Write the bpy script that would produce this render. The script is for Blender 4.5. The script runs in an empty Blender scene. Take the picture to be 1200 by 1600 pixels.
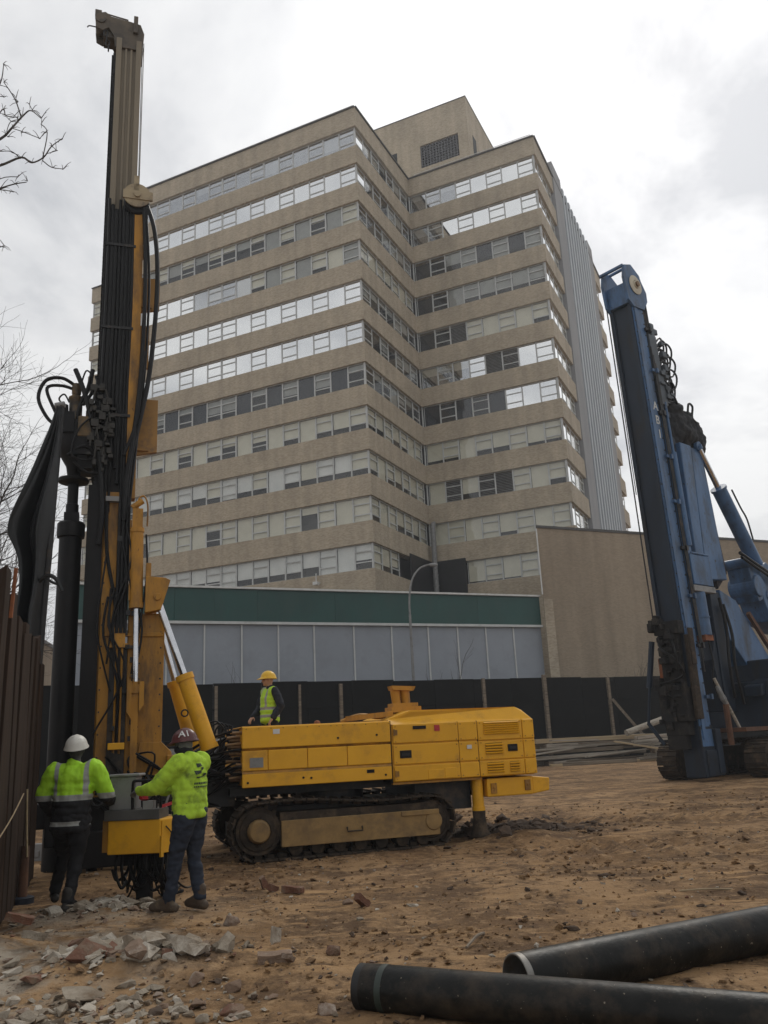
import bpy, bmesh, math, random
from mathutils import Vector, Matrix, noise
import numpy as np
random.seed(7)
rng = np.random.default_rng(7)
scene = bpy.context.scene
COL = scene.collection
PI = math.pi

# ------------------------------------------------------------------ camera
CAM_H = 1.6
FPX = 1320.0                      # focal length in photo pixels (photo 1200 x 1600)
up = Vector((-0.048 * FPX, FPX, -358.0)).normalized()
fw = Vector((0, 0, -1)); ya = (fw - up * fw.dot(up)).normalized(); xa = ya.cross(up)
Rw = Matrix((xa, ya, up))         # camera axes -> world axes
cam = bpy.data.cameras.new('camera'); cam_o = bpy.data.objects.new('camera', cam); COL.objects.link(cam_o)
cam.sensor_fit = 'VERTICAL'; cam.sensor_height = 24.0; cam.lens = 24.0 * FPX / 1600.0
cam.clip_start = 0.1; cam.clip_end = 2000
cam_o.matrix_world = Matrix.Translation((0, 0, CAM_H)) @ Rw.to_4x4()
scene.camera = cam_o

# ------------------------------------------------------------------ sky, sun, exposure
SUN_EL, SUN_AZ = math.radians(42), math.radians(20)     # azimuth clockwise from +Y
sun_dir = Vector((math.sin(SUN_AZ) * math.cos(SUN_EL), math.cos(SUN_AZ) * math.cos(SUN_EL), math.sin(SUN_EL)))
world = bpy.data.worlds.new('World'); scene.world = world; world.use_nodes = True
nt = world.node_tree; nt.nodes.clear()
def wn(t, **k):
    n = nt.nodes.new(t)
    for a, b in k.items(): setattr(n, a, b)
    return n
def wl(a, b): nt.links.new(a, b)
tc = wn('ShaderNodeTexCoord'); nrm = wn('ShaderNodeVectorMath', operation='NORMALIZE'); wl(tc.outputs['Generated'], nrm.inputs[0])
sep = wn('ShaderNodeSeparateXYZ'); wl(nrm.outputs[0], sep.inputs[0])
zc = wn('ShaderNodeMath', operation='MAXIMUM'); wl(sep.outputs['Z'], zc.inputs[0]); zc.inputs[1].default_value = 0.0
zp = wn('ShaderNodeMath', operation='ADD'); wl(zc.outputs[0], zp.inputs[0]); zp.inputs[1].default_value = 0.28
dx = wn('ShaderNodeMath', operation='DIVIDE'); wl(sep.outputs['X'], dx.inputs[0]); wl(zp.outputs[0], dx.inputs[1])
dy = wn('ShaderNodeMath', operation='DIVIDE'); wl(sep.outputs['Y'], dy.inputs[0]); wl(zp.outputs[0], dy.inputs[1])
cmb = wn('ShaderNodeCombineXYZ'); wl(dx.outputs[0], cmb.inputs[0]); wl(dy.outputs[0], cmb.inputs[1])
n1 = wn('ShaderNodeTexNoise'); wl(cmb.outputs[0], n1.inputs['Vector'])
n1.inputs['Scale'].default_value = 1.9; n1.inputs['Detail'].default_value = 7; n1.inputs['Roughness'].default_value = 0.58; n1.inputs['Distortion'].default_value = 0.35
rp = wn('ShaderNodeValToRGB'); wl(n1.outputs['Fac'], rp.inputs[0])
els = rp.color_ramp.elements
els[0].position = 0.38; els[0].color = (0.50, 0.51, 0.53, 1)
els[1].position = 0.60; els[1].color = (0.83, 0.828, 0.82, 1)
e = els.new(0.48); e.color = (0.69, 0.693, 0.70, 1)
dt = wn('ShaderNodeVectorMath', operation='DOT_PRODUCT'); wl(nrm.outputs[0], dt.inputs[0]); dt.inputs[1].default_value = sun_dir
dm = wn('ShaderNodeMath', operation='MAXIMUM'); wl(dt.outputs['Value'], dm.inputs[0]); dm.inputs[1].default_value = 0
pw = wn('ShaderNodeMath', operation='POWER'); wl(dm.outputs[0], pw.inputs[0]); pw.inputs[1].default_value = 8
gl = wn('ShaderNodeMath', operation='MULTIPLY'); wl(pw.outputs[0], gl.inputs[0]); gl.inputs[1].default_value = 0.50
ga = wn('ShaderNodeMath', operation='ADD'); wl(gl.outputs[0], ga.inputs[0]); ga.inputs[1].default_value = 0.93
cl = wn('ShaderNodeVectorMath', operation='SCALE'); wl(rp.outputs['Color'], cl.inputs[0]); wl(ga.outputs[0], cl.inputs['Scale'])
sky = wn('ShaderNodeTexSky'); sky.sky_type = 'NISHITA'; sky.sun_disc = False
sky.sun_elevation = SUN_EL; sky.sun_rotation = SUN_AZ
bg1 = wn('ShaderNodeBackground'); wl(cl.outputs[0], bg1.inputs['Color']); bg1.inputs['Strength'].default_value = 1.0
bg2 = wn('ShaderNodeBackground'); wl(sky.outputs['Color'], bg2.inputs['Color']); bg2.inputs['Strength'].default_value = 0.1
mx = wn('ShaderNodeMixShader'); mx.inputs[0].default_value = 0.06; wl(bg1.outputs[0], mx.inputs[1]); wl(bg2.outputs[0], mx.inputs[2])
wo = wn('ShaderNodeOutputWorld'); wl(mx.outputs[0], wo.inputs['Surface'])
sun = bpy.data.lights.new('sun', 'SUN'); sun.energy = 1.0; sun.angle = math.radians(14); sun.color = (1.0, 0.95, 0.87)
sun_o = bpy.data.objects.new('sun', sun); COL.objects.link(sun_o)
sun_o.rotation_euler = (-sun_dir).to_track_quat('-Z', 'Y').to_euler()
vs = scene.view_settings
vs.view_transform = 'Standard'; vs.look = 'None'; vs.exposure = 0.2; vs.gamma = 1.0; vs.use_curve_mapping = False
scene.cycles.use_denoising = True
scene.cycles.max_bounces = 6; scene.cycles.diffuse_bounces = 3; scene.cycles.glossy_bounces = 3
scene.cycles.transparent_max_bounces = 8; scene.cycles.transmission_bounces = 3

# ------------------------------------------------------------------ materials
MATS = {}
def mat(name, c1, c2=None, scale=3.0, rough=0.7, metal=0.0, spec=0.4, bump=0.0, bscale=20.0, dirt=None, dscale=1.5, damt=(0.52, 0.68),
        stretch=(1, 1, 1), detail=6.0, ramp=(0.35, 0.65), speck=None, spscale=14.0, sppos=(0.66, 0.70), rvar=0.0):
    if name in MATS: return MATS[name]
    m = bpy.data.materials.new(name); m.use_nodes = True
    t = m.node_tree; b = t.nodes['Principled BSDF']
    b.inputs['Roughness'].default_value = rough; b.inputs['Metallic'].default_value = metal
    b.inputs['Specular IOR Level'].default_value = spec
    co = t.nodes.new('ShaderNodeTexCoord'); mp = t.nodes.new('ShaderNodeMapping'); mp.inputs['Scale'].default_value = stretch
    t.links.new(co.outputs['Object'], mp.inputs[0])
    # shift the pattern per object so that copies differ
    oi = t.nodes.new('ShaderNodeObjectInfo'); ad = t.nodes.new('ShaderNodeVectorMath'); ad.operation = 'ADD'
    sc = t.nodes.new('ShaderNodeVectorMath'); sc.operation = 'SCALE'; sc.inputs['Scale'].default_value = 37.0
    t.links.new(oi.outputs['Random'], sc.inputs[0]); t.links.new(mp.outputs[0], ad.inputs[0]); t.links.new(sc.outputs[0], ad.inputs[1])
    vec = ad.outputs[0]
    def nz(s, d=6.0, r=0.6):
        n = t.nodes.new('ShaderNodeTexNoise'); n.inputs['Scale'].default_value = s; n.inputs['Detail'].default_value = d
        n.inputs['Roughness'].default_value = r; t.links.new(vec, n.inputs['Vector']); return n
    def step(src, a, bb):
        r = t.nodes.new('ShaderNodeMapRange'); r.inputs['From Min'].default_value = a; r.inputs['From Max'].default_value = bb
        t.links.new(src, r.inputs['Value']); return r.outputs[0]
    def mixc(f, a, bb):
        x = t.nodes.new('ShaderNodeMix'); x.data_type = 'RGBA'; t.links.new(f, x.inputs['Factor'])
        for s, i in ((a, 6), (bb, 7)):
            if isinstance(s, tuple): x.inputs[i].default_value = (*s[:3], 1)
            else: t.links.new(s, x.inputs[i])
        return x.outputs[2]
    col = None
    n = nz(scale, detail)
    col = mixc(step(n.outputs['Fac'], *ramp), c1, c2 if c2 else tuple(x * 0.82 for x in c1))
    if dirt:
        d = nz(dscale, 8, 0.68); col = mixc(step(d.outputs['Fac'], *damt), col, dirt)
    if speck:
        d = nz(spscale, 3, 0.5); col = mixc(step(d.outputs['Fac'], *sppos), col, speck)
    t.links.new(col, b.inputs['Base Color'])
    if rvar:
        r = t.nodes.new('ShaderNodeMapRange'); r.inputs['To Min'].default_value = max(0.02, rough - rvar); r.inputs['To Max'].default_value = min(1, rough + rvar)
        t.links.new(n.outputs['Fac'], r.inputs['Value']); t.links.new(r.outputs[0], b.inputs['Roughness'])
    if bump:
        bn = nz(bscale, 5); bp = t.nodes.new('ShaderNodeBump'); bp.inputs['Strength'].default_value = bump; bp.inputs['Distance'].default_value = 0.02
        t.links.new(bn.outputs['Fac'], bp.inputs['Height']); t.links.new(bp.outputs[0], b.inputs['Normal'])
    MATS[name] = m
    return m

def brick_mat(name, ca, cb, mortar, bw=0.215, bh=0.075, big=(0.9, 1.08)):
    m = bpy.data.materials.new(name); m.use_nodes = True; t = m.node_tree; b = t.nodes['Principled BSDF']
    b.inputs['Roughness'].default_value = 0.85; b.inputs['Specular IOR Level'].default_value = 0.25
    co = t.nodes.new('ShaderNodeTexCoord'); s = t.nodes.new('ShaderNodeSeparateXYZ'); t.links.new(co.outputs['Object'], s.inputs[0])
    a = t.nodes.new('ShaderNodeMath'); a.operation = 'ADD'; t.links.new(s.outputs[0], a.inputs[0]); t.links.new(s.outputs[1], a.inputs[1])
    c = t.nodes.new('ShaderNodeCombineXYZ'); t.links.new(a.outputs[0], c.inputs[0]); t.links.new(s.outputs[2], c.inputs[1])
    br = t.nodes.new('ShaderNodeTexBrick'); t.links.new(c.outputs[0], br.inputs['Vector'])
    br.inputs['Scale'].default_value = 1.0; br.inputs['Brick Width'].default_value = bw; br.inputs['Row Height'].default_value = bh
    br.inputs['Mortar Size'].default_value = 0.009; br.inputs['Color1'].default_value = (*ca, 1); br.inputs['Color2'].default_value = (*cb, 1); br.inputs['Mortar'].default_value = (*mortar, 1)
    n = t.nodes.new('ShaderNodeTexNoise'); t.links.new(co.outputs['Object'], n.inputs['Vector']); n.inputs['Scale'].default_value = 0.35; n.inputs['Detail'].default_value = 7; n.inputs['Roughness'].default_value = 0.65
    mr = t.nodes.new('ShaderNodeMapRange'); mr.inputs['From Min'].default_value = 0.3; mr.inputs['From Max'].default_value = 0.7
    mr.inputs['To Min'].default_value = big[0]; mr.inputs['To Max'].default_value = big[1]; t.links.new(n.outputs['Fac'], mr.inputs['Value'])
    # long streaks of rain wear
    mp = t.nodes.new('ShaderNodeMapping'); mp.inputs['Scale'].default_value = (1.3, 1.3, 0.12); t.links.new(co.outputs['Object'], mp.inputs[0])
    n2 = t.nodes.new('ShaderNodeTexNoise'); t.links.new(mp.outputs[0], n2.inputs['Vector']); n2.inputs['Scale'].default_value = 1.0; n2.inputs['Detail'].default_value = 5
    m2 = t.nodes.new('ShaderNodeMapRange'); m2.inputs['From Min'].default_value = 0.3; m2.inputs['From Max'].default_value = 0.7; m2.inputs['To Min'].default_value = 0.84; m2.inputs['To Max'].default_value = 1.06
    t.links.new(n2.outputs['Fac'], m2.inputs['Value'])
    ml = t.nodes.new('ShaderNodeMath'); ml.operation = 'MULTIPLY'; t.links.new(mr.outputs[0], ml.inputs[0]); t.links.new(m2.outputs[0], ml.inputs[1])
    sc = t.nodes.new('ShaderNodeVectorMath'); sc.operation = 'SCALE'; t.links.new(br.outputs['Color'], sc.inputs[0]); t.links.new(ml.outputs[0], sc.inputs['Scale'])
    t.links.new(sc.outputs[0], b.inputs['Base Color'])
    bp = t.nodes.new('ShaderNodeBump'); bp.inputs['Strength'].default_value = 0.4; bp.inputs['Distance'].default_value = 0.01; bp.invert = True
    t.links.new(br.outputs['Fac'], bp.inputs['Height']); t.links.new(bp.outputs[0], b.inputs['Normal'])
    MATS[name] = m; return m

def glass_mat(name, refl, tint=(0.955, 0.96, 0.95), rough=0.02, gtint=(1, 1, 1)):
    m = bpy.data.materials.new(name); m.use_nodes = True; t = m.node_tree; t.nodes.remove(t.nodes['Principled BSDF'])
    out = [x for x in t.nodes if x.type == 'OUTPUT_MATERIAL'][0]
    tr = t.nodes.new('ShaderNodeBsdfTransparent'); tr.inputs[0].default_value = (*tint, 1)
    g = t.nodes.new('ShaderNodeBsdfGlossy'); g.inputs['Roughness'].default_value = rough; g.inputs['Color'].default_value = (*gtint, 1)
    fr = t.nodes.new('ShaderNodeLayerWeight'); fr.inputs['Blend'].default_value = 0.5
    pf = t.nodes.new('ShaderNodeMath'); pf.operation = 'POWER'; pf.inputs[1].default_value = 5; t.links.new(fr.outputs['Facing'], pf.inputs[0])
    ad = t.nodes.new('ShaderNodeMath'); ad.operation = 'ADD'; ad.use_clamp = True; ad.inputs[1].default_value = refl; t.links.new(pf.outputs[0], ad.inputs[0])
    co = t.nodes.new('ShaderNodeTexCoord'); n = t.nodes.new('ShaderNodeTexNoise'); n.inputs['Scale'].default_value = 0.5; t.links.new(co.outputs['Object'], n.inputs['Vector'])
    bp = t.nodes.new('ShaderNodeBump'); bp.inputs['Strength'].default_value = 0.02; bp.inputs['Distance'].default_value = 0.05; t.links.new(n.outputs['Fac'], bp.inputs['Height'])
    t.links.new(bp.outputs[0], g.inputs['Normal'])
    x = t.nodes.new('ShaderNodeMixShader'); t.links.new(ad.outputs[0], x.inputs[0]); t.links.new(tr.outputs[0], x.inputs[1]); t.links.new(g.outputs[0], x.inputs[2])
    t.links.new(x.outputs[0], out.inputs['Surface']); MATS[name] = m; return m

YEL = mat('yellow_paint', (0.72, 0.365, 0.014), (0.63, 0.315, 0.014), 2.0, 0.5, spec=0.35, dirt=(0.30, 0.15, 0.03), dscale=2.2, damt=(0.54, 0.86), speck=(0.16, 0.08, 0.025), spscale=40, sppos=(0.74, 0.78), bump=0.04, bscale=30, rvar=0.12)
YELD = mat('yellow_worn', (0.46, 0.215, 0.016), (0.35, 0.165, 0.018), 1.6, 0.55, dirt=(0.060, 0.036, 0.018), dscale=3.0, damt=(0.44, 0.70), speck=(0.05, 0.03, 0.015), spscale=34, sppos=(0.69, 0.74), bump=0.06, stretch=(1, 1, 0.28), rvar=0.15)
TGREY = mat('tan_grey_paint', (0.215, 0.18, 0.128), (0.165, 0.138, 0.10), 1.2, 0.6, dirt=(0.11, 0.09, 0.07), dscale=1.2, damt=(0.5, 0.75), stretch=(1, 1, 0.25), bump=0.05)  # greyish tan with darker streaks along the height
BLK = mat('black_greasy', (0.006, 0.006, 0.007), (0.013, 0.012, 0.012), 5, 0.45, spec=0.16, dirt=(0.035, 0.028, 0.022), dscale=3, damt=(0.6, 0.8), bump=0.1, stretch=(1, 1, 0.35), rvar=0.15)
RUB = mat('black_rubber', (0.006, 0.006, 0.007), (0.010, 0.010, 0.010), 6, 0.42, spec=0.2, dirt=(0.04, 0.033, 0.027), dscale=4, damt=(0.62, 0.85))
STEEL = mat('dark_steel', (0.028, 0.028, 0.029), (0.016, 0.016, 0.016), 4, 0.5, metal=0.4, dirt=(0.07, 0.05, 0.035), dscale=3, bump=0.08)
CHR = mat('chrome_rod', (0.62, 0.63, 0.65), (0.5, 0.5, 0.52), 6, 0.16, metal=1.0)
MUD = mat('muddy_steel', (0.048, 0.036, 0.026), (0.028, 0.022, 0.017), 7, 0.85, spec=0.2, dirt=(0.10, 0.07, 0.045), dscale=5, damt=(0.5, 0.7), bump=0.5, bscale=40)
MUDY = mat('muddy_yellow', (0.29, 0.185, 0.075), (0.21, 0.135, 0.06), 4, 0.8, spec=0.2, dirt=(0.13, 0.088, 0.05), dscale=3, damt=(0.48, 0.72), bump=0.2)
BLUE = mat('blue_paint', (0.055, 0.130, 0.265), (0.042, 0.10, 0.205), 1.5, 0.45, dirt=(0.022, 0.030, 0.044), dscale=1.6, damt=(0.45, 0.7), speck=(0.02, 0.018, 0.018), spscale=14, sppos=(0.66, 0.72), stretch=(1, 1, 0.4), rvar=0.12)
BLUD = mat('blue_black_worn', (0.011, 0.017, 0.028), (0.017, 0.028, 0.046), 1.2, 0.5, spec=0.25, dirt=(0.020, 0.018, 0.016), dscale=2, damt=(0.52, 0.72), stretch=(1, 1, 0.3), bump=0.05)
RUST = mat('rust_brown', (0.13, 0.062, 0.035), (0.075, 0.04, 0.026), 5, 0.85, dirt=(0.2, 0.1, 0.05), dscale=3, damt=(0.55, 0.72), bump=0.25)
GREY = mat('grey_paint', (0.22, 0.22, 0.215), (0.17, 0.17, 0.168), 4, 0.5, dirt=(0.1, 0.09, 0.08), dscale=4, damt=(0.55, 0.75))
REDP = mat('red_plastic', (0.42, 0.025, 0.03), (0.33, 0.02, 0.03), 5, 0.4)
WHITE = mat('white_paint', (0.60, 0.60, 0.58), (0.5, 0.5, 0.48), 3, 0.5, dirt=(0.4, 0.38, 0.35), dscale=4, damt=(0.58, 0.8))
ORNG = mat('orange_primer', (0.27, 0.085, 0.025), (0.17, 0.055, 0.02), 4, 0.7, dirt=(0.1, 0.05, 0.03), dscale=5)
PIPEB = mat('pipe_coating', (0.006, 0.0065, 0.006), (0.013, 0.013, 0.012), 4, 0.44, spec=0.17, dirt=(0.060, 0.044, 0.030), dscale=3.4, damt=(0.47, 0.76), speck=(0.20, 0.17, 0.13), spscale=34, sppos=(0.70, 0.75), bump=0.25, bscale=14, rvar=0.22)
TARP = mat('black_tarp', (0.006, 0.007, 0.0075), (0.012, 0.013, 0.014), 3, 0.36, spec=0.3, bump=0.25, bscale=8, rvar=0.1)
HOARD = mat('hoarding_black', (0.006, 0.0062, 0.006), (0.009, 0.0092, 0.009), 1.2, 0.9, spec=0.08, dirt=(0.014, 0.0125, 0.011), dscale=1.0, damt=(0.55, 0.8))
WOODD = mat('wood_weathered', (0.23, 0.185, 0.135), (0.15, 0.118, 0.085), 2, 0.85, stretch=(0.35, 6, 6), dirt=(0.06, 0.048, 0.038), dscale=1.5, damt=(0.5, 0.7), bump=0.3)
WOODG = mat('wood_grey', (0.36, 0.32, 0.265), (0.26, 0.225, 0.18), 2, 0.85, stretch=(0.35, 6, 6), dirt=(0.14, 0.11, 0.08), dscale=2, bump=0.3)
WOODL = mat('wood_fresh', (0.40, 0.31, 0.19), (0.30, 0.22, 0.13), 2, 0.8, stretch=(0.35, 6, 6), bump=0.2)
PLANKM = mat('plank_rusty', (0.046, 0.029, 0.020), (0.028, 0.019, 0.014), 2.5, 0.9, spec=0.15, stretch=(3, 3, 0.3), dirt=(0.080, 0.043, 0.025), dscale=2, damt=(0.55, 0.75), bump=0.3, bscale=12)
BARK = mat('bark', (0.085, 0.072, 0.06), (0.05, 0.043, 0.037), 10, 0.9, bump=0.3)
CONC = mat('concrete_rubble', (0.325, 0.280, 0.220), (0.225, 0.190, 0.146), 5, 0.95, spec=0.15, bump=0.8, bscale=35, dirt=(0.15, 0.105, 0.068), dscale=3, damt=(0.5, 0.72))
CONCP = mat('concrete_pale', (0.45, 0.405, 0.34), (0.34, 0.30, 0.245), 6, 0.95, spec=0.15, bump=0.8, bscale=35, dirt=(0.18, 0.135, 0.09), dscale=3, damt=(0.46, 0.68))
BRKR = mat('brick_red', (0.17, 0.078, 0.048), (0.125, 0.062, 0.040), 6, 0.92, bump=0.6, bscale=40, dirt=(0.20, 0.15, 0.105), dscale=5, damt=(0.48, 0.65))
PINK = mat('stone_pinkish', (0.215, 0.145, 0.10), (0.155, 0.105, 0.073), 5, 0.92, bump=0.6, bscale=35, dirt=(0.34, 0.29, 0.24), dscale=4)
CLOD = mat('dark_clod', (0.062, 0.043, 0.03), (0.09, 0.06, 0.04), 9, 0.95, bump=0.8, bscale=45)
TANB = brick_mat('tan_brick', (0.475, 0.400, 0.295), (0.34, 0.275, 0.193), (0.46, 0.405, 0.325), big=(0.84, 1.08))
TANB2 = brick_mat('tan_brick_annex', (0.315, 0.252, 0.178), (0.255, 0.200, 0.14), (0.31, 0.26, 0.20), big=(0.93, 1.05))
CONCW = mat('concrete_wall', (0.28, 0.28, 0.285), (0.235, 0.237, 0.243), 0.6, 0.8, stretch=(1, 1, 0.2), bump=0.1)
RIBM = mat('ribbed_metal', (0.32, 0.35, 0.375), (0.25, 0.275, 0.30), 0.8, 0.45, stretch=(1, 1, 0.15), spec=0.5)
ALU = mat('aluminium_frame', (0.52, 0.53, 0.52), (0.44, 0.45, 0.44), 1.5, 0.45, dirt=(0.3, 0.29, 0.27), dscale=2, damt=(0.58, 0.8))
COPE = mat('coping_dark', (0.07, 0.066, 0.06), (0.05, 0.048, 0.045), 2, 0.6)
CORE = mat('interior_dark', (0.05, 0.05, 0.052), (0.03, 0.03, 0.031), 0.4, 0.9)
BLB = mat('blind_beige', (0.66, 0.63, 0.53), (0.58, 0.555, 0.465), 0.8, 0.85)
BLW = mat('blind_white', (0.74, 0.745, 0.735), (0.64, 0.65, 0.645), 0.8, 0.85)
BLG = mat('blind_grey', (0.36, 0.365, 0.355), (0.29, 0.295, 0.29), 0.8, 0.85)
BLN = mat('screen_navy', (0.014, 0.016, 0.025), (0.010, 0.012, 0.018), 0.8, 0.7)
LOUV = mat('louver_metal', (0.30, 0.31, 0.31), (0.22, 0.225, 0.225), 2, 0.5)
GREENF = mat('green_fascia', (0.009, 0.062, 0.054), (0.008, 0.047, 0.041), 0.5, 0.5, stretch=(1, 1, 0.5), dirt=(0.02, 0.055, 0.048), dscale=0.7, damt=(0.5, 0.75))
PANELG = mat('blue_grey_panel', (0.265, 0.290, 0.325), (0.235, 0.258, 0.29), 0.35, 0.55, dirt=(0.20, 0.215, 0.235), dscale=0.6, damt=(0.5, 0.8))
GL1 = glass_mat('glass_clear', 0.035)
GL2 = glass_mat('glass_mirror', 0.82, gtint=(0.96, 0.97, 0.965))
GL3 = glass_mat('glass_half', 0.30, gtint=(0.95, 0.97, 1.0))
SKIN = mat('skin', (0.42, 0.24, 0.16), (0.36, 0.2, 0.13), 8, 0.6)

# ------------------------------------------------------------------ mesh helpers
def V(*a): return Vector(a)
class MB:
    def __init__(s): s.v = []; s.f = []; s.mi = []; s.cur = 0
    def add(s, vs, fs):
        o = len(s.v); s.v += [tuple(p) for p in vs]; s.f += [tuple(i + o for i in f) for f in fs]; s.mi += [s.cur] * len(fs); return s
    def box(s, x0, x1, y0, y1, z0, z1, M=None):
        p = [V(x, y, z) for z in (z0, z1) for y in (y0, y1) for x in (x0, x1)]
        if M is not None: p = [M @ q for q in p]
        return s.add(p, [(0, 2, 3, 1), (4, 5, 7, 6), (0, 1, 5, 4), (1, 3, 7, 5), (3, 2, 6, 7), (2, 0, 4, 6)])
    def bar(s, p0, p1, w, h=None, upv=(0, 0, 1)):
        p0, p1 = Vector(p0), Vector(p1); h = h or w; d = (p1 - p0); L = d.length; d.normalize()
        u = Vector(upv)
        if abs(u.dot(d)) > 0.97: u = V(1, 0, 0)
        x = d.cross(u).normalized(); y = x.cross(d).normalized()
        M = Matrix((x, d, y)).transposed().to_4x4(); M.translation = p0
        return s.box(-w / 2, w / 2, 0, L, -h / 2, h / 2, M)
    def cyl(s, p0, p1, r0, r1=None, n=14, caps=True):
        r1 = r0 if r1 is None else r1; p0, p1 = Vector(p0), Vector(p1); d = (p1 - p0).normalized()
        a = d.orthogonal().normalized(); b = d.cross(a)
        vs = [p + (a * math.cos(2 * PI * i / n) + b * math.sin(2 * PI * i / n)) * r for p, r in ((p0, r0), (p1, r1)) for i in range(n)]
        fs = [(i, (i + 1) % n, n + (i + 1) % n, n + i) for i in range(n)]
        if caps: fs += [tuple(range(n - 1, -1, -1)), tuple(range(n, 2 * n))]
        return s.add(vs, fs)
    def tube(s, pts, r, n=7, sub=5, r1=None):
        P = [Vector(p) for p in pts]
        if sub > 1 and len(P) > 2:
            Q = []
            for i in range(len(P) - 1):
                a, b, c, d = P[max(i - 1, 0)], P[i], P[i + 1], P[min(i + 2, len(P) - 1)]
                for k in range(sub):
                    t = k / sub
                    Q.append(0.5 * ((2 * b) + (c - a) * t + (2 * a - 5 * b + 4 * c - d) * t * t + (3 * b - a - 3 * c + d) * t ** 3))
            Q.append(P[-1]); P = Q
        m = len(P); vs = []; ref = None
        for i, p in enumerate(P):
            d = (P[min(i + 1, m - 1)] - P[max(i - 1, 0)])
            d = d.normalized() if d.length > 1e-9 else V(0, 0, 1)
            if ref is None: ref = d.orthogonal().normalized()
            ref = (ref - d * ref.dot(d)); ref = ref.normalized() if ref.length > 1e-6 else d.orthogonal().normalized()
            b = d.cross(ref); rr = r if r1 is None else r + (r1 - r) * i / (m - 1)
            vs += [p + (ref * math.cos(2 * PI * k / n) + b * math.sin(2 * PI * k / n)) * rr for k in range(n)]
        fs = [(i * n + k, i * n + (k + 1) % n, (i + 1) * n + (k + 1) % n, (i + 1) * n + k) for i in range(m - 1) for k in range(n)]
        fs += [tuple(range(n - 1, -1, -1)), tuple(range((m - 1) * n, m * n))]
        return s.add(vs, fs)
    def prism(s, poly, a0, a1, axis='y', M=None):
        def P(u, w, a):
            q = {'y': V(u, a, w), 'z': V(u, w, a), 'x': V(a, u, w)}[axis]
            return M @ q if M is not None else q
        n = len(poly); vs = [P(u, w, a0) for u, w in poly] + [P(u, w, a1) for u, w in poly]
        return s.add(vs, [tuple(range(n)), tuple(range(2 * n - 1, n - 1, -1))] + [(i, n + i, n + (i + 1) % n, (i + 1) % n) for i in range(n)])
    def lathe(s, prof, c=(0, 0, 0), n=20, axis=(0, 0, 1)):
        d = Vector(axis).normalized(); a = d.orthogonal().normalized(); b = d.cross(a); c = Vector(c); m = len(prof)
        vs = [c + d * h + (a * math.cos(2 * PI * k / n) + b * math.sin(2 * PI * k / n)) * max(r, 1e-4) for r, h in prof for k in range(n)]
        fs = [(i * n + k, i * n + (k + 1) % n, (i + 1) * n + (k + 1) % n, (i + 1) * n + k) for i in range(m - 1) for k in range(n)]
        fs += [tuple(range(n - 1, -1, -1)), tuple(range((m - 1) * n, m * n))]
        return s.add(vs, fs)
    def map(s, fn): s.v = [tuple(fn(Vector(p))) for p in s.v]; return s
    def mesh(s, name, mats, smooth=False, fix=True):
        me = bpy.data.meshes.new(name); me.from_pydata(s.v, [], s.f)
        for m in (mats if isinstance(mats, (list, tuple)) else [mats]): me.materials.append(m)
        if any(s.mi): me.polygons.foreach_set('material_index', s.mi)
        if fix:
            bm = bmesh.new(); bm.from_mesh(me); bmesh.ops.recalc_face_normals(bm, faces=bm.faces[:]); bm.to_mesh(me); bm.free()
        if smooth:
            me.polygons.foreach_set('use_smooth', [True] * len(me.polygons)); me.set_sharp_from_angle(angle=math.radians(38))
        me.update(); return me
    def build(s, name, mats, parent=None, smooth=False, bevel=0.0, loc=None, rot=None):
        o = bpy.data.objects.new(name, s.mesh(name, mats, smooth)); COL.objects.link(o)
        if parent: o.parent = parent
        if loc: o.location = loc
        if rot: o.rotation_euler = rot
        if bevel:
            b = o.modifiers.new('bevel', 'BEVEL'); b.width = bevel; b.segments = 2; b.limit_method = 'ANGLE'; b.angle_limit = math.radians(40)
        return o
def link(name, me, parent=None, M=None):
    o = bpy.data.objects.new(name, me); COL.objects.link(o)
    if parent: o.parent = parent
    if M is not None: o.matrix_local = M
    return o
def tag(o, label, cat, group=None):
    o['label'] = label; o['category'] = cat
    if group: o['group'] = group
    return o
def thing(name, label, cat, loc=(0, 0, 0), rz=0.0, group=None):
    o = bpy.data.objects.new(name, None); COL.objects.link(o); o.location = loc; o.rotation_euler = (0, 0, rz); o.empty_display_size = 0.2
    return tag(o, label, cat, group)
def kind(o, k): o['kind'] = k; return o

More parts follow.
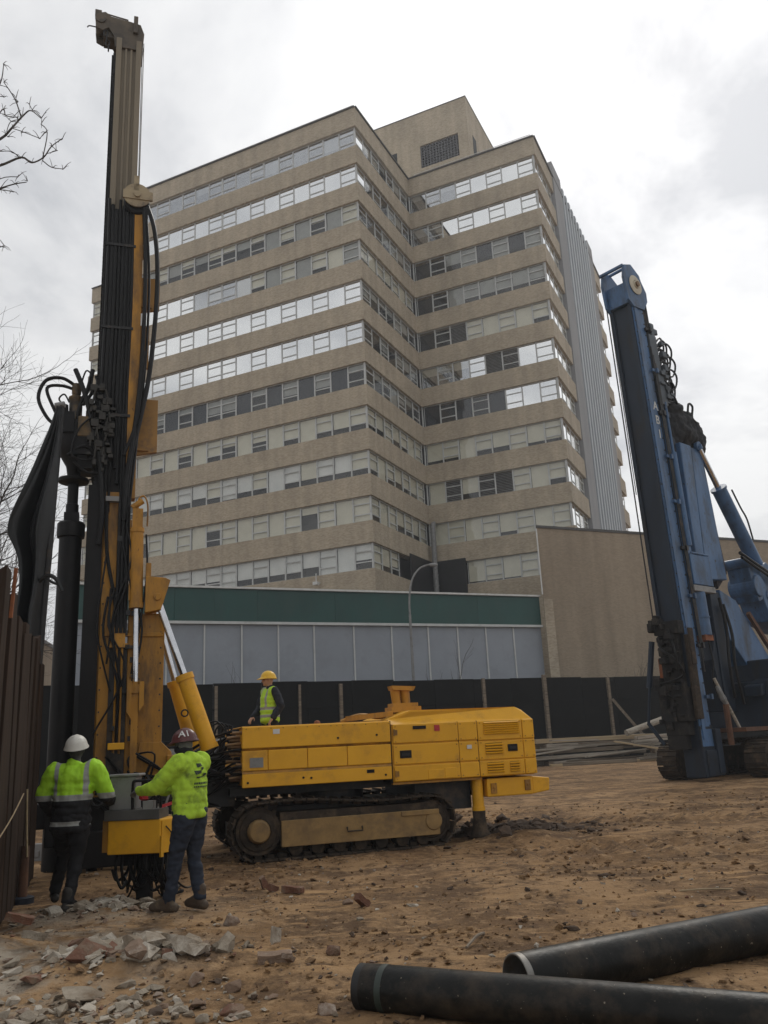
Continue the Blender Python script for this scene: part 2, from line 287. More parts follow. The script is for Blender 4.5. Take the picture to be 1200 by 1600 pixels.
# ------------------------------------------------------------------ ground
def fbm(x, y, s, o=4):
    return noise.fractal(V(x * s, y * s, 3.7), 1.0, 2.0, o)
def gz(x, y):
    far = max(0.0, min(1.0, (34 - y) / 12)) * max(0.0, min(1.0, (y - 0.5) / 2))
    h = 0.030 * fbm(x, y, 0.45, 3) + 0.030 * fbm(x, y, 1.7, 5) + 0.012 * abs(fbm(x, y, 5.3, 3))
    h += 0.16 * math.exp(-((x + 3.75) ** 2 / 0.3 + (y - 7.9) ** 2 / 0.35))            # dusty mound by the planks
    h += 0.12 * math.exp(-((x + 1.9) ** 2 / 0.7 + (y - 7.1) ** 2 / 0.14))           # low heap of rubble
    h += 0.07 * math.exp(-((x + 3.1) ** 2 / 0.7 + (y - 9.2) ** 2 / 0.2))
    h += 0.16 * math.exp(-((x - 1.9) ** 2 / 0.5 + (y - 14.3) ** 2 / 0.22))          # spoil round the rear jack
    # tread marks left by the crawlers on the open ground
    if x > 1.5 and 8 < y < 25:
        w = math.exp(-((y - 12.5 - 0.12 * x) ** 2) / 0.35) + math.exp(-((y - 17.5 + 0.2 * x) ** 2) / 0.5)
        h += 0.035 * w * math.sin(x * 19 + 3 * fbm(x, y, 0.6, 2))
    # long ruts pressed by the crawlers
    for yc, k, o_ in ((11.2, 0.10, 0.0), (12.9, 0.10, 0.0), (16.8, -0.16, 1.0), (19.2, -0.16, 1.0)):
        if x > 0.5:
            d_ = (y - yc - k * x - 0.25 * math.sin(x * 0.5 + o_)) / 0.24
            if abs(d_) < 3: h += (-0.055 * math.exp(-d_ * d_) + 0.03 * math.exp(-(abs(d_) - 1.5) ** 2 * 3)) * min(1, (x - 0.5) / 1.5) * (0.6 + 0.5 * fbm(x, y, 0.5, 2))
    return h * far
def axis_pts(segs):
    out = []
    for a, b, st in segs:
        n = max(1, int(round((b - a) / st))); out += [a + (b - a) * i / n for i in range(n)]
    return out + [segs[-1][1]]
gx = axis_pts([(-500, -60, 40), (-60, -14, 4), (-14, -6, 0.4), (-6, 4.5, 0.045), (4.5, 14, 0.12), (14, 30, 0.8), (30, 60, 5), (60, 500, 40)])
gy = axis_pts([(-60, 0, 6), (0, 4, 0.5), (4, 10, 0.045), (10, 18, 0.07), (18, 34, 0.2), (34, 60, 2), (60, 120, 10), (120, 900, 60)])
gm = MB(); nx = len(gx)
gm.v = [(x, y, gz(x, y)) for y in gy for x in gx]
gm.f = [(j * nx + i, j * nx + i + 1, (j + 1) * nx + i + 1, (j + 1) * nx + i) for j in range(len(gy) - 1) for i in range(nx - 1)]
gm.mi = [0] * len(gm.f)
def ground_mat():
    m = bpy.data.materials.new('site_dirt'); m.use_nodes = True; t = m.node_tree; b = t.nodes['Principled BSDF']
    b.inputs['Roughness'].default_value = 0.93; b.inputs['Specular IOR Level'].default_value = 0.2
    co = t.nodes.new('ShaderNodeTexCoord'); O = co.outputs['Object']
    def nz(s, d=6, r=0.6, st=None):
        src = O
        if st:
            mp = t.nodes.new('ShaderNodeMapping'); mp.inputs['Scale'].default_value = st; t.links.new(O, mp.inputs[0]); src = mp.outputs[0]
        n = t.nodes.new('ShaderNodeTexNoise'); n.inputs['Scale'].default_value = s; n.inputs['Detail'].default_value = d; n.inputs['Roughness'].default_value = r
        t.links.new(src, n.inputs['Vector']); return n.outputs['Fac']
    def rg(v, a, bb, c=0.0, d=1.0):
        r = t.nodes.new('ShaderNodeMapRange'); r.inputs['From Min'].default_value = a; r.inputs['From Max'].default_value = bb
        r.inputs['To Min'].default_value = c; r.inputs['To Max'].default_value = d; t.links.new(v, r.inputs['Value']); return r.outputs[0]
    def mix(f, a, bb):
        x = t.nodes.new('ShaderNodeMix'); x.data_type = 'RGBA'; t.links.new(f, x.inputs['Factor'])
        for s, i in ((a, 6), (bb, 7)):
            if isinstance(s, tuple): x.inputs[i].default_value = (*s, 1)
            else: t.links.new(s, x.inputs[i])
        return x.outputs[2]
    def mul(a, bb):
        x = t.nodes.new('ShaderNodeMath'); x.operation = 'MULTIPLY'; t.links.new(a, x.inputs[0]); t.links.new(bb, x.inputs[1]); return x.outputs[0]
    c = mix(rg(nz(0.55, 6), 0.36, 0.62), (0.240, 0.141, 0.066), (0.375, 0.235, 0.120))
    c = mix(rg(nz(0.35, 5, 0.6), 0.50, 0.60), c, (0.165, 0.096, 0.048))
    c = mix(rg(nz(0.8, 9, 0.74), 0.47, 0.58), c, (0.128, 0.076, 0.040))
    c = mix(rg(nz(3.1, 8, 0.72), 0.52, 0.62), c, (0.110, 0.066, 0.036))
    c = mix(rg(nz(1.4, 7, 0.7, (0.5, 2.2, 1)), 0.55, 0.66), c, (0.44, 0.27, 0.13))
    c = mix(rg(nz(6, 9, 0.75), 0.52, 0.68), c, (0.43, 0.28, 0.15))
    c = mix(rg(nz(20, 6, 0.75), 0.60, 0.74), c, (0.085, 0.050, 0.026))
    # concrete dust spilled round the rubble and the planks
    s = t.nodes.new('ShaderNodeSeparateXYZ'); t.links.new(O, s.inputs[0])
    fx = rg(s.outputs[0], -2.9, -1.2, 1.0, 0.0); fy = rg(s.outputs[1], 8.4, 10.6, 1.0, 0.0)
    dn = rg(nz(1.9, 9, 0.72), 0.42, 0.62)
    c = mix(mul(mul(fx, fy), dn), c, (0.38, 0.325, 0.255))
    # dark moist soil dug up round the rear jack
    dv = t.nodes.new('ShaderNodeVectorMath'); dv.operation = 'DISTANCE'; t.links.new(O, dv.inputs[0]); dv.inputs[1].default_value = (1.9, 15.9, 0)
    dw = t.nodes.new('ShaderNodeMath'); dw.operation = 'ADD'; t.links.new(dv.outputs['Value'], dw.inputs[0]); t.links.new(rg(nz(1.6, 7, 0.7), 0.3, 0.7, -1.2, 1.2), dw.inputs[1])
    c = mix(rg(dw.outputs[0], 1.9, 0.9), c, (0.060, 0.040, 0.026))
    t.links.new(c, b.inputs['Base Color'])
    bp = t.nodes.new('ShaderNodeBump'); bp.inputs['Strength'].default_value = 1.0; bp.inputs['Distance'].default_value = 0.05
    hsum = t.nodes.new('ShaderNodeMath'); hsum.operation = 'ADD'; t.links.new(nz(11, 9, 0.72), hsum.inputs[0]); t.links.new(nz(2.6, 5), hsum.inputs[1])
    t.links.new(hsum.outputs[0], bp.inputs['Height']); t.links.new(bp.outputs[0], b.inputs['Normal'])
    return m
DIRT = ground_mat()
ground = link('ground', gm.mesh('ground', DIRT, smooth=False, fix=False)); kind(ground, 'structure')
ground.data.polygons.foreach_set('use_smooth', [True] * len(ground.data.polygons))

# ------------------------------------------------------------------ the tower behind the site
BA = math.atan2(-0.425, 0.905)
tower = thing('hospital_tower', 'tall tan brick hospital tower with continuous bands of windows behind the site', 'building', (-0.946, 65.993, 0), BA)
PITCH, WH, SILL1, MOD, REC = 3.955, 2.13, 54.49, 1.655, 0.25
def sill(k): return SILL1 - PITCH * (k - 1)
OUT = [(-44, 12.1), (-30.2, 12.1), (-30.2, 0), (0, 0), (0, 12.1), (13.6, 12.1), (13.6, 43), (-44, 43)]
INN = [(-43.2, 12.95), (-29.4, 12.95), (-29.4, 0.85), (-0.85, 0.85), (-0.85, 12.95), (12.75, 12.95), (12.75, 42.2), (-43.2, 42.2)]
for k in range(0, 12):
    z1 = sill(k) if k else 58.6
    z0 = (sill(k) - PITCH + WH) if k else 56.62
    if k == 11: z0 = -0.3
    b = MB().prism(OUT, z0, z1, 'z').build('brick_parapet' if k == 0 else ('brick_base' if k == 11 else 'brick_band'), TANB, tower)
MB().prism(INN, 10, 57.5, 'z').build('interior_core', CORE, tower)
cp = MB()
for (x0, y0), (x1, y1) in zip(OUT[:7], OUT[1:]):
    cp.bar((x0, y0, 58.66), (x1, y1, 58.66), 0.30, 0.12)
cp.build('coping', COPE, tower)
# railing pipes along the roof edge
def rail(x0, y0, x1, y1, n):
    r = MB()
    for i in range(n + 1):
        t = i / n; x, y = x0 + (x1 - x0) * t, y0 + (y1 - y0) * t
        r.cyl((x, y, 58.7), (x, y, 59.25), 0.03, n=5)
    r.tube([(x0, y0, 59.25), (x1, y1, 59.25)], 0.03, 5, 1)
    return r.build('roof_railing', ALU, tower)
rail(-30, 0.4, -0.4, 0.4, 15); rail(0.6, 12.5, 13.2, 12.5, 7)

def frame_mesh(nm, w, kindw):
    f = MB(); t = 0.065; y0, y1 = 0.05, 0.13
    f.box(0, t / 2, y0, y1, 0, WH); f.box(w - t / 2, w, y0, y1, 0, WH)
    f.box(t / 2, w - t / 2, y0 - 0.09, y1, 0, 0.05); f.box(t / 2, w - t / 2, y0, y1, WH - 0.06, WH)
    if kindw == 'W':
        for fz in (0.29, 0.71): f.box(t / 2, w - t / 2, y0 - 0.012, y1, WH * fz - 0.045, WH * fz + 0.045)
        f.box(t / 2, t / 2 + 0.06, y0 - 0.01, y1, 0.05, WH - 0.06); f.box(w - t / 2 - 0.06, w - t / 2, y0 - 0.01, y1, 0.05, WH - 0.06)
    return f.mesh(nm, ALU)
def pane_mesh(w, g, nm):
    p = MB(); p.box(0.03, w - 0.03, 0.085, 0.095, 0.04, WH - 0.04); return p.mesh(nm, g)
def blind_mesh(w, m, drop):
    p = MB(); h = (WH - 0.06) * drop; p.box(0.05, w - 0.05, 0.20, 0.212, WH - 0.05 - h, WH - 0.05); return p.mesh('blind', m)
def louv_mesh(w):
    p = MB(); n = 13
    for i in range(n):
        z = 0.08 + (WH - 0.2) * i / n
        p.box(0.06, w - 0.06, 0.02, 0.10, -0.006, 0.006, Matrix.Translation((0, 0.06, z + 0.05)) @ Matrix.Rotation(-0.6, 4, 'X') @ Matrix.Translation((0, -0.06, 0)))
    return p.mesh('louver', LOUV)
FR = {'W': frame_mesh('window_frame', MOD, 'W'), 'P': frame_mesh('window_frame', MOD, 'P')}
PN = {g.name: pane_mesh(MOD, g, 'pane') for g in (GL1, GL2, GL3)}
LV = louv_mesh(MOD); BLC = {}
def blind(m, d):
    d = round(d, 1)
    if (m.name, d) not in BLC: BLC[(m.name, d)] = blind_mesh(MOD, m, d)
    return BLC[(m.name, d)]
R = random.Random(11)
# row styles: (glass for fixed, glass for sash, blind materials, blind drop choices)
def style(row, typ, i, face):
    g, bm, d = GL1, BLB, 0.0
    if face == 'front':
        if row == 1: g = GL3; bm = BLG; d = R.choice([0, 0, 0.4, 0.7]) if typ == 'P' else R.choice([0, 0.3, 0.5])
        elif row in (2, 5, 6): g = GL2; bm = BLW; d = 1
        elif row == 3: bm = BLG if typ == 'P' else BLB; d = 1 if (typ == 'P' and i < 6) or i == 0 else R.choice([0.4, 0.6, 0.6, 1, 0.3])
        elif row == 4:
            if i > 10: g = GL2 if R.random() < 0.75 else GL3; bm = BLW; d = 0.6
            else: g = GL3 if i > 6 else GL1; bm = R.choice([BLB, BLG, BLB]); d = 1 if typ == 'P' else R.choice([0.7, 1, 0.7])
        elif row == 7: bm = BLN if typ == 'P' else BLG; d = 1 if typ == 'P' else R.choice([0.3, 0.3, 0.6, 0.5])
        elif row == 8: bm = BLB; d = R.choice([1, 1, 0.7]) if typ == 'P' else R.choice([0.7, 0.7, 1, 0.5, 0.4])
        elif row == 9: bm = BLW if i % 3 else BLB; d = R.choice([0.7, 0.7, 0.6, 1]) if typ == 'P' else R.choice([0.7, 0.7, 0.9])
        elif row == 10: bm = BLB; d = 1 if R.random() < 0.9 else 0.3
        else: bm = BLW; d = R.choice([0.7, 0.7, 1, 1, 0.6])
        if i == 15 and row in (9, 10): d = 0.2
    else:
        if row == 1: g = GL3 if i < 3 else GL2; bm = BLG; d = 0.3 if i < 3 else 1
        elif row == 2: g = GL3 if i < 2 else GL2; bm = BLG; d = 0.5
        elif row in (3, 4): bm = BLN if (typ == 'P' and i > 2 and row == 3) else BLG; d = 0 if i < 2 else R.choice([0.7, 0.6, 1])
        elif row == 5: bm = BLB; d = 0 if i < 3 else R.choice([0.7, 1, 1])
        elif row == 6: g = GL3 if i < 3 else (GL2 if i > 5 or i == 3 else GL1); bm = BLB; d = 0.4 if i < 3 else 1
        elif row == 7: g = GL2 if i > 4 else GL1; bm = BLN; d = 1 if typ == 'P' and i < 5 else (0 if i < 5 else 1)
        elif row == 8: bm = BLB; d = R.choice([1, 0.8, 0.7, 0.8])
        elif row == 9: bm = BLB; d = 0.7 if i in (2, 7) else 1
        elif row == 10: bm = BLB; d = 1 if R.random() < 0.75 else 0.8
        else: bm = BLB if i < 6 else BLW; d = R.choice([1, 0.9, 0.8])
    return g, bm, d
LOUVER = {(5, 2), (6, 4), (6, 5), (9, 1), (9, 3), (9, 4)}
def window(row, x, y, rz, typ, i, face):
    M = Matrix.Translation((x, y, sill(row))) @ Matrix.Rotation(rz, 4, 'Z') @ Matrix.Translation((0, REC - 0.05, 0))
    w = link('window', FR[typ], tower, M)
    g, bm, d = style(row, typ, i, face)
    if face == 'wing' and (row, i) in LOUVER:
        link('louver', LV, w); return
    link('pane', PN[g.name], w)
    if d > 0.05: link('blind', blind(bm, d), w)
PAT = 'WPWPWPWPWWPWPWPWPW'
for row in range(1, 12):
    for i in range(18): window(row, -0.25 - MOD * (i + 1), 0, 0, PAT[i], i, 'front')
    for i in range(8):
        if row == 11 and i < 2: continue
        window(row, 0.08 + MOD * i, 12.1, 0, 'PWPWPWPW'[i], i, 'wing')
# the foreshortened side faces: too many and too thin to pick apart
SF, SP1, SP2, SB, SBD = MB(), MB(), MB(), MB(), MB()
def side_win(row, M, typ, g, blm, drop):
    fm = FR[typ]
    SF.add([M @ v.co for v in fm.vertices], [tuple(p.vertices) for p in fm.polygons])
    t = SP2 if g else SP1; t.box(0.03, MOD - 0.03, 0.085, 0.095, 0.04, WH - 0.04, M)
    if drop: (SB if blm == 0 else SBD).box(0.05, MOD - 0.05, 0.20, 0.212, WH - 0.05 - (WH - 0.06) * drop, WH - 0.05, M)
for row in range(1, 12):
    z = sill(row)
    for i in range(7):                                # side of the projecting block
        if row == 11 and i > 2: continue
        M = Matrix.Translation((-REC + 0.05, 0.42 + MOD * i, z)) @ Matrix.Rotation(PI / 2, 4, 'Z')
        dark = row in (1, 2, 3, 5, 6, 7)
        side_win(row, M, 'WPWPWPW'[i], 1 if (row == 2 and i < 1) or (row == 1 and i < 1) else 0, 1 if dark else 0,
                 R.choice([0, 0.3, 0.5, 1]) if dark else R.choice([0.6, 0.7, 1]))
    for y in (12.22, 13.89, 15.56, 17.23, 38.8, 40.6):  # far right side
        M = Matrix.Translation((13.6 - REC + 0.05, y, z)) @ Matrix.Rotation(PI / 2, 4, 'Z')
        side_win(row, M, 'P' if y in (12.22, 15.56) else 'W', 1 if y < 15 or y > 30 else 0, 0, R.choice([0.6, 1]))
    for i in range(8):                                # far left wing
        M = Matrix.Translation((-43.9 + MOD * i + 0.1, 12.1 + REC - 0.05, z))
        side_win(row, M, 'WPWPWPWP'[i], 1 if row in (2, 4, 5, 6) else 0, 0, R.choice([0.7, 1]))
kind(SF.build('side_window_frames', ALU, tower), 'stuff'); kind(SP1.build('side_window_panes', GL1, tower), 'stuff')
kind(SP2.build('side_window_mirror_panes', GL2, tower), 'stuff'); kind(SB.build('side_window_blinds', BLB, tower), 'stuff')
kind(SBD.build('side_window_dark_blinds', BLG, tower), 'stuff')
post = MB().box(-0.055, 0.055, -0.055, 0.055, 0, WH).mesh('corner_post', ALU)
for row in range(1, 12):
    for x, y in ((-0.25, 0.27), (-0.08, 12.30), (13.38, 12.33), (-30.05, 0.27), (-43.78, 12.33)):
        link('corner_post', post, tower, Matrix.Translation((x, y, sill(row))))
# open sash swung out on the second row, drainpipe, tarpaulin
ms = MB().box(0, 1.3, 0, 0.06, 0, 0.12).build('open_sash', ALU, tower); ms.matrix_local = Matrix.Translation((0.25, 11.1, 50.75)) @ Matrix.Rotation(0.5, 4, 'Y') @ Matrix.Rotation(-1.0, 4, 'Z')
tp = MB()
tp.prism([(-0.05, 7.2), (0.02, 7.0), (0.10, 7.2), (0.10, 11.95), (3.35, 11.95), (3.37, 12.06), (-0.05, 12.08)], 12.2, 17.35, 'z')
tarp_o = tp.build('black_tarpaulin', TARP); tarp_o.location = (-0.946, 65.993, 0); tarp_o.rotation_euler = (0, 0, BA)
tag(tarp_o, 'black tarpaulin covering the lowest visible windows in the inner corner of the tower', 'tarpaulin')
du = MB(); du.cyl((0.55, 11.5, 11.0), (0.55, 11.5, 20.4), 0.24, n=14)
for z in range(12, 21): du.cyl((0.55, 11.5, z), (0.55, 11.5, z + 0.08), 0.27, n=14)
du.tube([(0.55, 11.5, 20.3), (0.55, 11.6, 20.8), (0.5, 12.0, 21.0)], 0.22, 10)
d_o = du.build('exhaust_duct', GREY, None, True, loc=(-0.946, 65.993, 0), rot=(0, 0, BA))
tag(d_o, 'round grey metal duct rising in the inner corner of the tower', 'duct')
# ribbed stair shaft on the right side
MB().box(12.9, 13.72, 19.2, 22.9, 0, 60.5).build('shaft_pier', CONCW, tower)
MB().box(12.9, 13.72, 36.0, 38.6, 0, 60.4).build('shaft_pier', CONCW, tower)
MB().box(12.9, 13.45, 22.9, 36.0, 0, 59.7).build('shaft_wall', CONCW, tower)
rib = MB().prism([(13.45, -0.42), (13.78, -0.30), (13.78, 0.30), (13.45, 0.42)], 0, 59.75, 'z').mesh('shaft_rib', RIBM)
for i in range(9): link('shaft_rib', rib, tower, Matrix.Translation((0, 23.65 + 1.45 * i, 0)))
# penthouse with pierced openings
ph = MB()
def wall_with_hole(mb, x0, x1, z0, z1, hx0, hx1, hz0, hz1, y0, y1):
    mb.box(x0, hx0, y0, y1, z0, z1); mb.box(hx1, x1, y0, y1, z0, z1); mb.box(hx0, hx1, y0, y1, z0, hz0); mb.box(hx0, hx1, y0, y1, hz1, z1)
wall_with_hole(ph, -9, 5.78, 57.5, 69.7, 0.1, 4.65, 62.55, 65.45, 16, 16.5)
ph.box(5.28, 5.78, 16.5, 27, 57.5, 69.7); ph.box(-9, -8.5, 16.5, 27, 57.5, 69.7); ph.box(-8.5, 5.28, 26.5, 27, 57.5, 69.7); ph.box(-8.5, 5.28, 16.5, 26.5, 69.2, 69.7)
ph.build('penthouse', TANB, tower)
MB().box(-9.05, 5.83, 15.95, 27.05, 69.7, 69.8).build('penthouse_coping', COPE, tower)
MB().box(-6, 5.0, 17.2, 17.4, 58, 69).build('penthouse_screen', CORE, tower)
lt = MB()
for i in range(13): lt.box(0.1 + 0.35 * i, 0.22 + 0.35 * i, 16.15, 16.35, 62.55, 65.45)
for i in range(9): lt.box(0.1, 4.65, 16.17, 16.33, 62.55 + 0.34 * i, 62.65 + 0.34 * i)
lt.build('penthouse_lattice', mat('lattice', (0.11, 0.11, 0.115), (0.08, 0.08, 0.085), 1, 0.8), tower)
for x0, x1, y0, y1, z0, z1 in ((-3.6, -2.7, 15.97, 16.0, 63.7, 65.6), (5.78, 5.81, 17.6, 18.7, 63.4, 65.8)):
    g = MB(); g.box(x0, x1, y0, y1, z0, z1); g.build('penthouse_vent', CORE, tower)

# ------------------------------------------------------------------ annex with green fascia, blank brick block
AA = math.atan2(0.405, 0.914)
annex = thing('annex_building', 'low blue grey panelled annex with a dark green fascia band', 'building', (-12.655, 48.372, 0), AA)
MB().box(-5.3, 25.35, 0.25, 4.2, -0.2, 10.6).build('annex_wall', CONCW, annex)
MB().box(-5.3, 25.35, 0.0, 0.25, 5.0, 5.17).build('base_rail', ALU, annex)
MB().box(-5.35, 25.38, -0.12, 0.25, 8.68, 8.84).build('middle_rail', ALU, annex)
MB().box(-5.35, 25.38, -0.16, 0.5, 10.80, 10.92).build('top_rail', WHITE, annex)
fas = [-5.3, -2.5, 0.3, 2.6, 5.2, 10.2, 15.4, 20.4, 25.35]
for a, b in zip(fas, fas[1:]):
    MB().box(a + 0.006, b - 0.006, 0.0, 0.24, 8.845, 10.795).build('fascia_panel', GREENF, annex)
pan = [-5.3, -2.6, -0.1, 2.06, 4.27, 6.51, 8.78, 11.4, 13.99, 16.59, 18.76, 20.9, 23.06, 25.35]
R2 = random.Random(3)
for a, b in zip(pan, pan[1:]):
    MB().box(a + 0.03, b - 0.03, 0.10 + R2.uniform(-0.006, 0.006), 0.24, 5.172, 8.675).build('wall_panel', PANELG, annex)
    if a > -5: MB().box(a - 0.045, a + 0.045, 0.03, 0.24, 5.172, 8.675).build('batten', ALU, annex)
MB().box(-5.3, 25.35, 0.35, 4.2, 10.6, 10.75).build('annex_roof', GREY, annex)

blk = thing('brick_block', 'blank tan brick building beside the green fascia annex, behind the blue rig', 'building', (-12.655, 48.372, 0), AA)
MB().prism([(25.40, -0.4), (60, -0.4), (60, 6.0), (30.0, 6.0)], -0.2, 15.7, 'z').build('brick_wall', TANB2, blk)
MB().prism([(25.32, -0.48), (60.1, -0.48), (60.1, 6.1), (29.95, 6.1)], 15.7, 15.88, 'z').build('coping', COPE, blk)
MB().box(25.40, 26.15, -0.47, -0.40, -0.2, 10.6).build('brick_pier', TANB, blk)
cd = MB(); cd.tube([(25.33, -0.5, 15.6), (25.33, -0.5, 10.9)], 0.05, 6, 1); cd.build('conduit', WHITE, blk)
sc_o = MB(); sc_o.cyl((-1.4, -0.6, 14.25), (-1.4, 0.0, 14.3), 0.05); sc_o.cyl((-1.4, -0.6, 14.3), (-1.4, -0.6, 15.0), 0.04); sc_o.box(-1.6, -1.2, -0.85, -0.45, 14.05, 14.3)
o = sc_o.build('security_camera', WHITE, None, True, loc=(-0.946 - 3.3, 65.993 + 1.55, 0), rot=(0, 0, BA)); tag(o, 'small white security camera on the tower wall above the green fascia', 'camera')

# ------------------------------------------------------------------ black hoarding with timber posts
n_off = Vector((-0.405, 0.914, 0)) * -7
hoard = thing('hoarding_fence', 'tall black construction hoarding with timber posts across the back of the site', 'fence', (-12.655 + n_off.x, 48.372 + n_off.y, 0), AA)
R3 = random.Random(5)
x = -16.0
while x < 46:
    MB().box(x + 0.01, x + 2.43, 0.0, 0.06, -0.1, 4.74 + R3.uniform(-0.04, 0.04)).build('hoarding_panel', HOARD, hoard); x += 2.44
for px, z1, w in ((5.5, 4.6, 0.12), (7.74, 4.6, 0.16), (16.3, 4.75, 0.16), (20.35, 4.9, 0.20), (24.9, 4.7, 0.16), (30, 4.7, 0.16), (1.2, 4.6, 0.14), (-4, 4.6, 0.14)):
    MB().box(px - w / 2, px + w / 2, -w - 0.01, -0.01, -0.1, z1).build('post', WOODD, hoard)
MB().bar((25.0, -0.2, 3.4), (26.7, -1.6, 0.3), 0.16).build('brace', WOODD, hoard)
MB().box(-16, 46, -0.06, -0.012, 3.4, 3.5).build('rail', HOARD, hoard)

# ------------------------------------------------------------------ street lamp and young trees behind the hoarding
lamp = thing('street_lamp', 'slim grey street lamp with a curved arm in front of the annex', 'street lamp', (1.25, 50.15, 0))
MB().cyl((0, 0, 0), (0, 0, 8.8), 0.11, 0.075, n=10).build('pole', GREY, lamp, True)
MB().tube([(0, 0, 8.7), (0.02, 0, 9.8), (0.25, 0.08, 10.9), (0.75, 0.25, 11.6), (1.35, 0.5, 11.85)], 0.06, 7).build('arm', GREY, lamp, True)
MB().lathe([(0.02, -0.3), (0.11, -0.2), (0.13, 0.1), (0.05, 0.3)], (1.6, 0.6, 11.85), 10, (1, 0.4, 0.02)).build('luminaire', GREY, lamp, True)
def bare_tree(name, label, loc, h, r, seed, spread=0.55, lean=(0, 0), depth=6, first=0.35, nb=3, group=None, thin=0.62):
    t = thing(name, label, 'tree', loc, 0, group); rd = random.Random(seed); tr = MB(); br = MB()
    def grow(p, d, L, rad, lev):
        pts = [p]; q = p.copy(); dd = d.copy(); n = 4
        for i in range(n):
            dd = (dd + V(rd.uniform(-1, 1), rd.uniform(-1, 1), rd.uniform(-0.6, 0.9)) * (0.10 if lev == 0 else 0.22)).normalized()
            q = q + dd * L / n; pts.append(q.copy())
        (tr if lev == 0 else br).tube(pts, rad, 8 if lev < 2 else (5 if lev < 4 else 3), 2 if lev < 3 else 1, r1=rad * 0.62)
        if lev >= depth: return
        k = nb + (1 if rd.random() < 0.5 else 0) + (2 if lev == 0 else 0)
        for j in range(k):
            f = rd.uniform(first if lev == 0 else 0.25, 1.0); idx = f * n; a = int(min(idx, n - 1)); s = pts[a].lerp(pts[a + 1], idx - a)
            ax = d.orthogonal().normalized(); ax.rotate(Matrix.Rotation(rd.uniform(0, 2 * PI), 3, d))
            nd = (d * rd.uniform(0.5, 1.0) + ax * spread * rd.uniform(0.7, 1.5) + V(0, 0, 0.12)).normalized()
            grow(s, nd, L * rd.uniform(0.5, 0.78), max(rad * thin * (1 - 0.35 * f), 0.0045), lev + 1)
        grow(pts[-1], dd, L * 0.7, rad * 0.6, lev + 1)
    grow(V(0, 0, -0.1), V(lean[0], lean[1], 1).normalized(), h * 0.42, r, 0)
    tr.build('trunk', BARK, t, True); br.build('crown', BARK, t, True); return t
a0 = Vector((-12.655, 48.372, 0)); av = Vector((0.914, 0.405, 0)); nv = Vector((-0.405, 0.914, 0))
def ann(a, n): p = a0 + av * a + nv * n; return (p.x, p.y, 0)
bare_tree('bare_sapling', 'bare sapling rising over the hoarding left of the yellow helmet', ann(3.2, -2.5), 6.2, 0.045, 5, 0.5, depth=3, first=0.6, nb=2)
bare_tree('bare_sapling', 'bare sapling standing beside the street lamp', ann(15.9, -2.5), 7.6, 0.05, 9, 0.35, depth=3, first=0.5, nb=2)
bare_tree('bare_sapling', 'bare shrub against the blank brick wall', ann(29.6, -3.5), 6.6, 0.045, 14, 0.45, depth=3, first=0.6, nb=2)
bare_tree('bare_tree', 'large bare tree with branches spreading over the plank wall', (-13.1, 21.7, 0), 13.5, 0.2, 21, 0.62, lean=(-0.02, 0.05), depth=6, nb=3)
def tree_branches():
    t = thing('bare_tree', 'taller bare tree whose knobbly twigs reach in near the top of the drill mast', 'tree', (0, 0, 0))
    D = 18.0; rd = random.Random(12)
    def P(px, py, k=0.0):
        r = (Rw @ V(px - 600.0, 800.0 - py, -FPX)).normalized(); return V(0, 0, CAM_H) + r * ((D + k) / math.hypot(r.x, r.y))
    base = P(-330, 1300); base.z = -0.1
    tr = MB(); tr.tube([base, P(-320, 900), P(-300, 600), P(-290, 380)], 0.22, 10, 4, r1=0.11); tr.build('trunk', BARK, t, True)
    limbs = [([(-300, 520), (-160, 330), (-60, 248), (0, 217), (20, 200), (35, 182), (50, 172), (65, 184)], 0.07), ([(35, 182), (25, 153), (7, 128)], 0.03), ([(20, 200), (33, 207), (62, 217)], 0.016), ([(10, 206), (18, 190), (28, 186)], 0.014),
             ([(-296, 440), (-140, 300), (-50, 268), (0, 258), (33, 247), (50, 253), (68, 247), (82, 230), (97, 218)], 0.065), ([(68, 247), (72, 207), (65, 192)], 0.022), ([(68, 250), (82, 262), (98, 265)], 0.020), ([(74, 240), (88, 235)], 0.014), ([(33, 247), (18, 238), (0, 236)], 0.016),
             ([(-300, 560), (-120, 340), (-40, 305), (0, 295), (23, 287), (43, 283)], 0.05), ([(-30, 300), (0, 296), (20, 299)], 0.018), ([(-30, 305), (0, 280), (28, 276)], 0.016),
             ([(-290, 420), (-120, 230), (-30, 160), (0, 133), (5, 100)], 0.05), ([(-10, 150), (6, 152)], 0.014), ([(-20, 210), (5, 172), (8, 180), (20, 184)], 0.024), ([(50, 172), (46, 163)], 0.012), ([(5, 205), (12, 214)], 0.012), ([(25, 153), (28, 160)], 0.01), ([(-30, 400), (0, 385), (7, 384)], 0.012)]
    br = MB()
    for pts, r in limbs: br.tube([P(x + rd.uniform(-2, 2), y + rd.uniform(-2, 2), rd.uniform(-0.15, 0.15)) for x, y in pts], r * 0.6, 6, 4, r1=0.009)
    for pts, r in limbs:
        for x, y in pts[1:]:
            for k in range(3):
                a = P(x, y); b = P(x + rd.uniform(-14, 16), y + rd.uniform(-16, 10), rd.uniform(-0.3, 0.3)); br.tube([a, a.lerp(b, 0.6) + V(0, 0, 0.03), b], 0.009, 4, 1, r1=0.004)
    br.build('crown', BARK, t, True)
tree_branches()
fb = thing('brick_house', 'far brown brick apartment house glimpsed between planks and casing', 'building', (-46.5, 92, 0), 0.2)
MB().box(-8, 8, 0, 8, 0, 14).build('wall', TANB2, fb)
MB().box(-8.1, 8.1, -0.1, 8.1, 14, 14.4).build('parapet', COPE, fb)
wmesh = MB().box(0, 1.2, -0.05, 0.05, 0, 1.8).mesh('window', GREY)
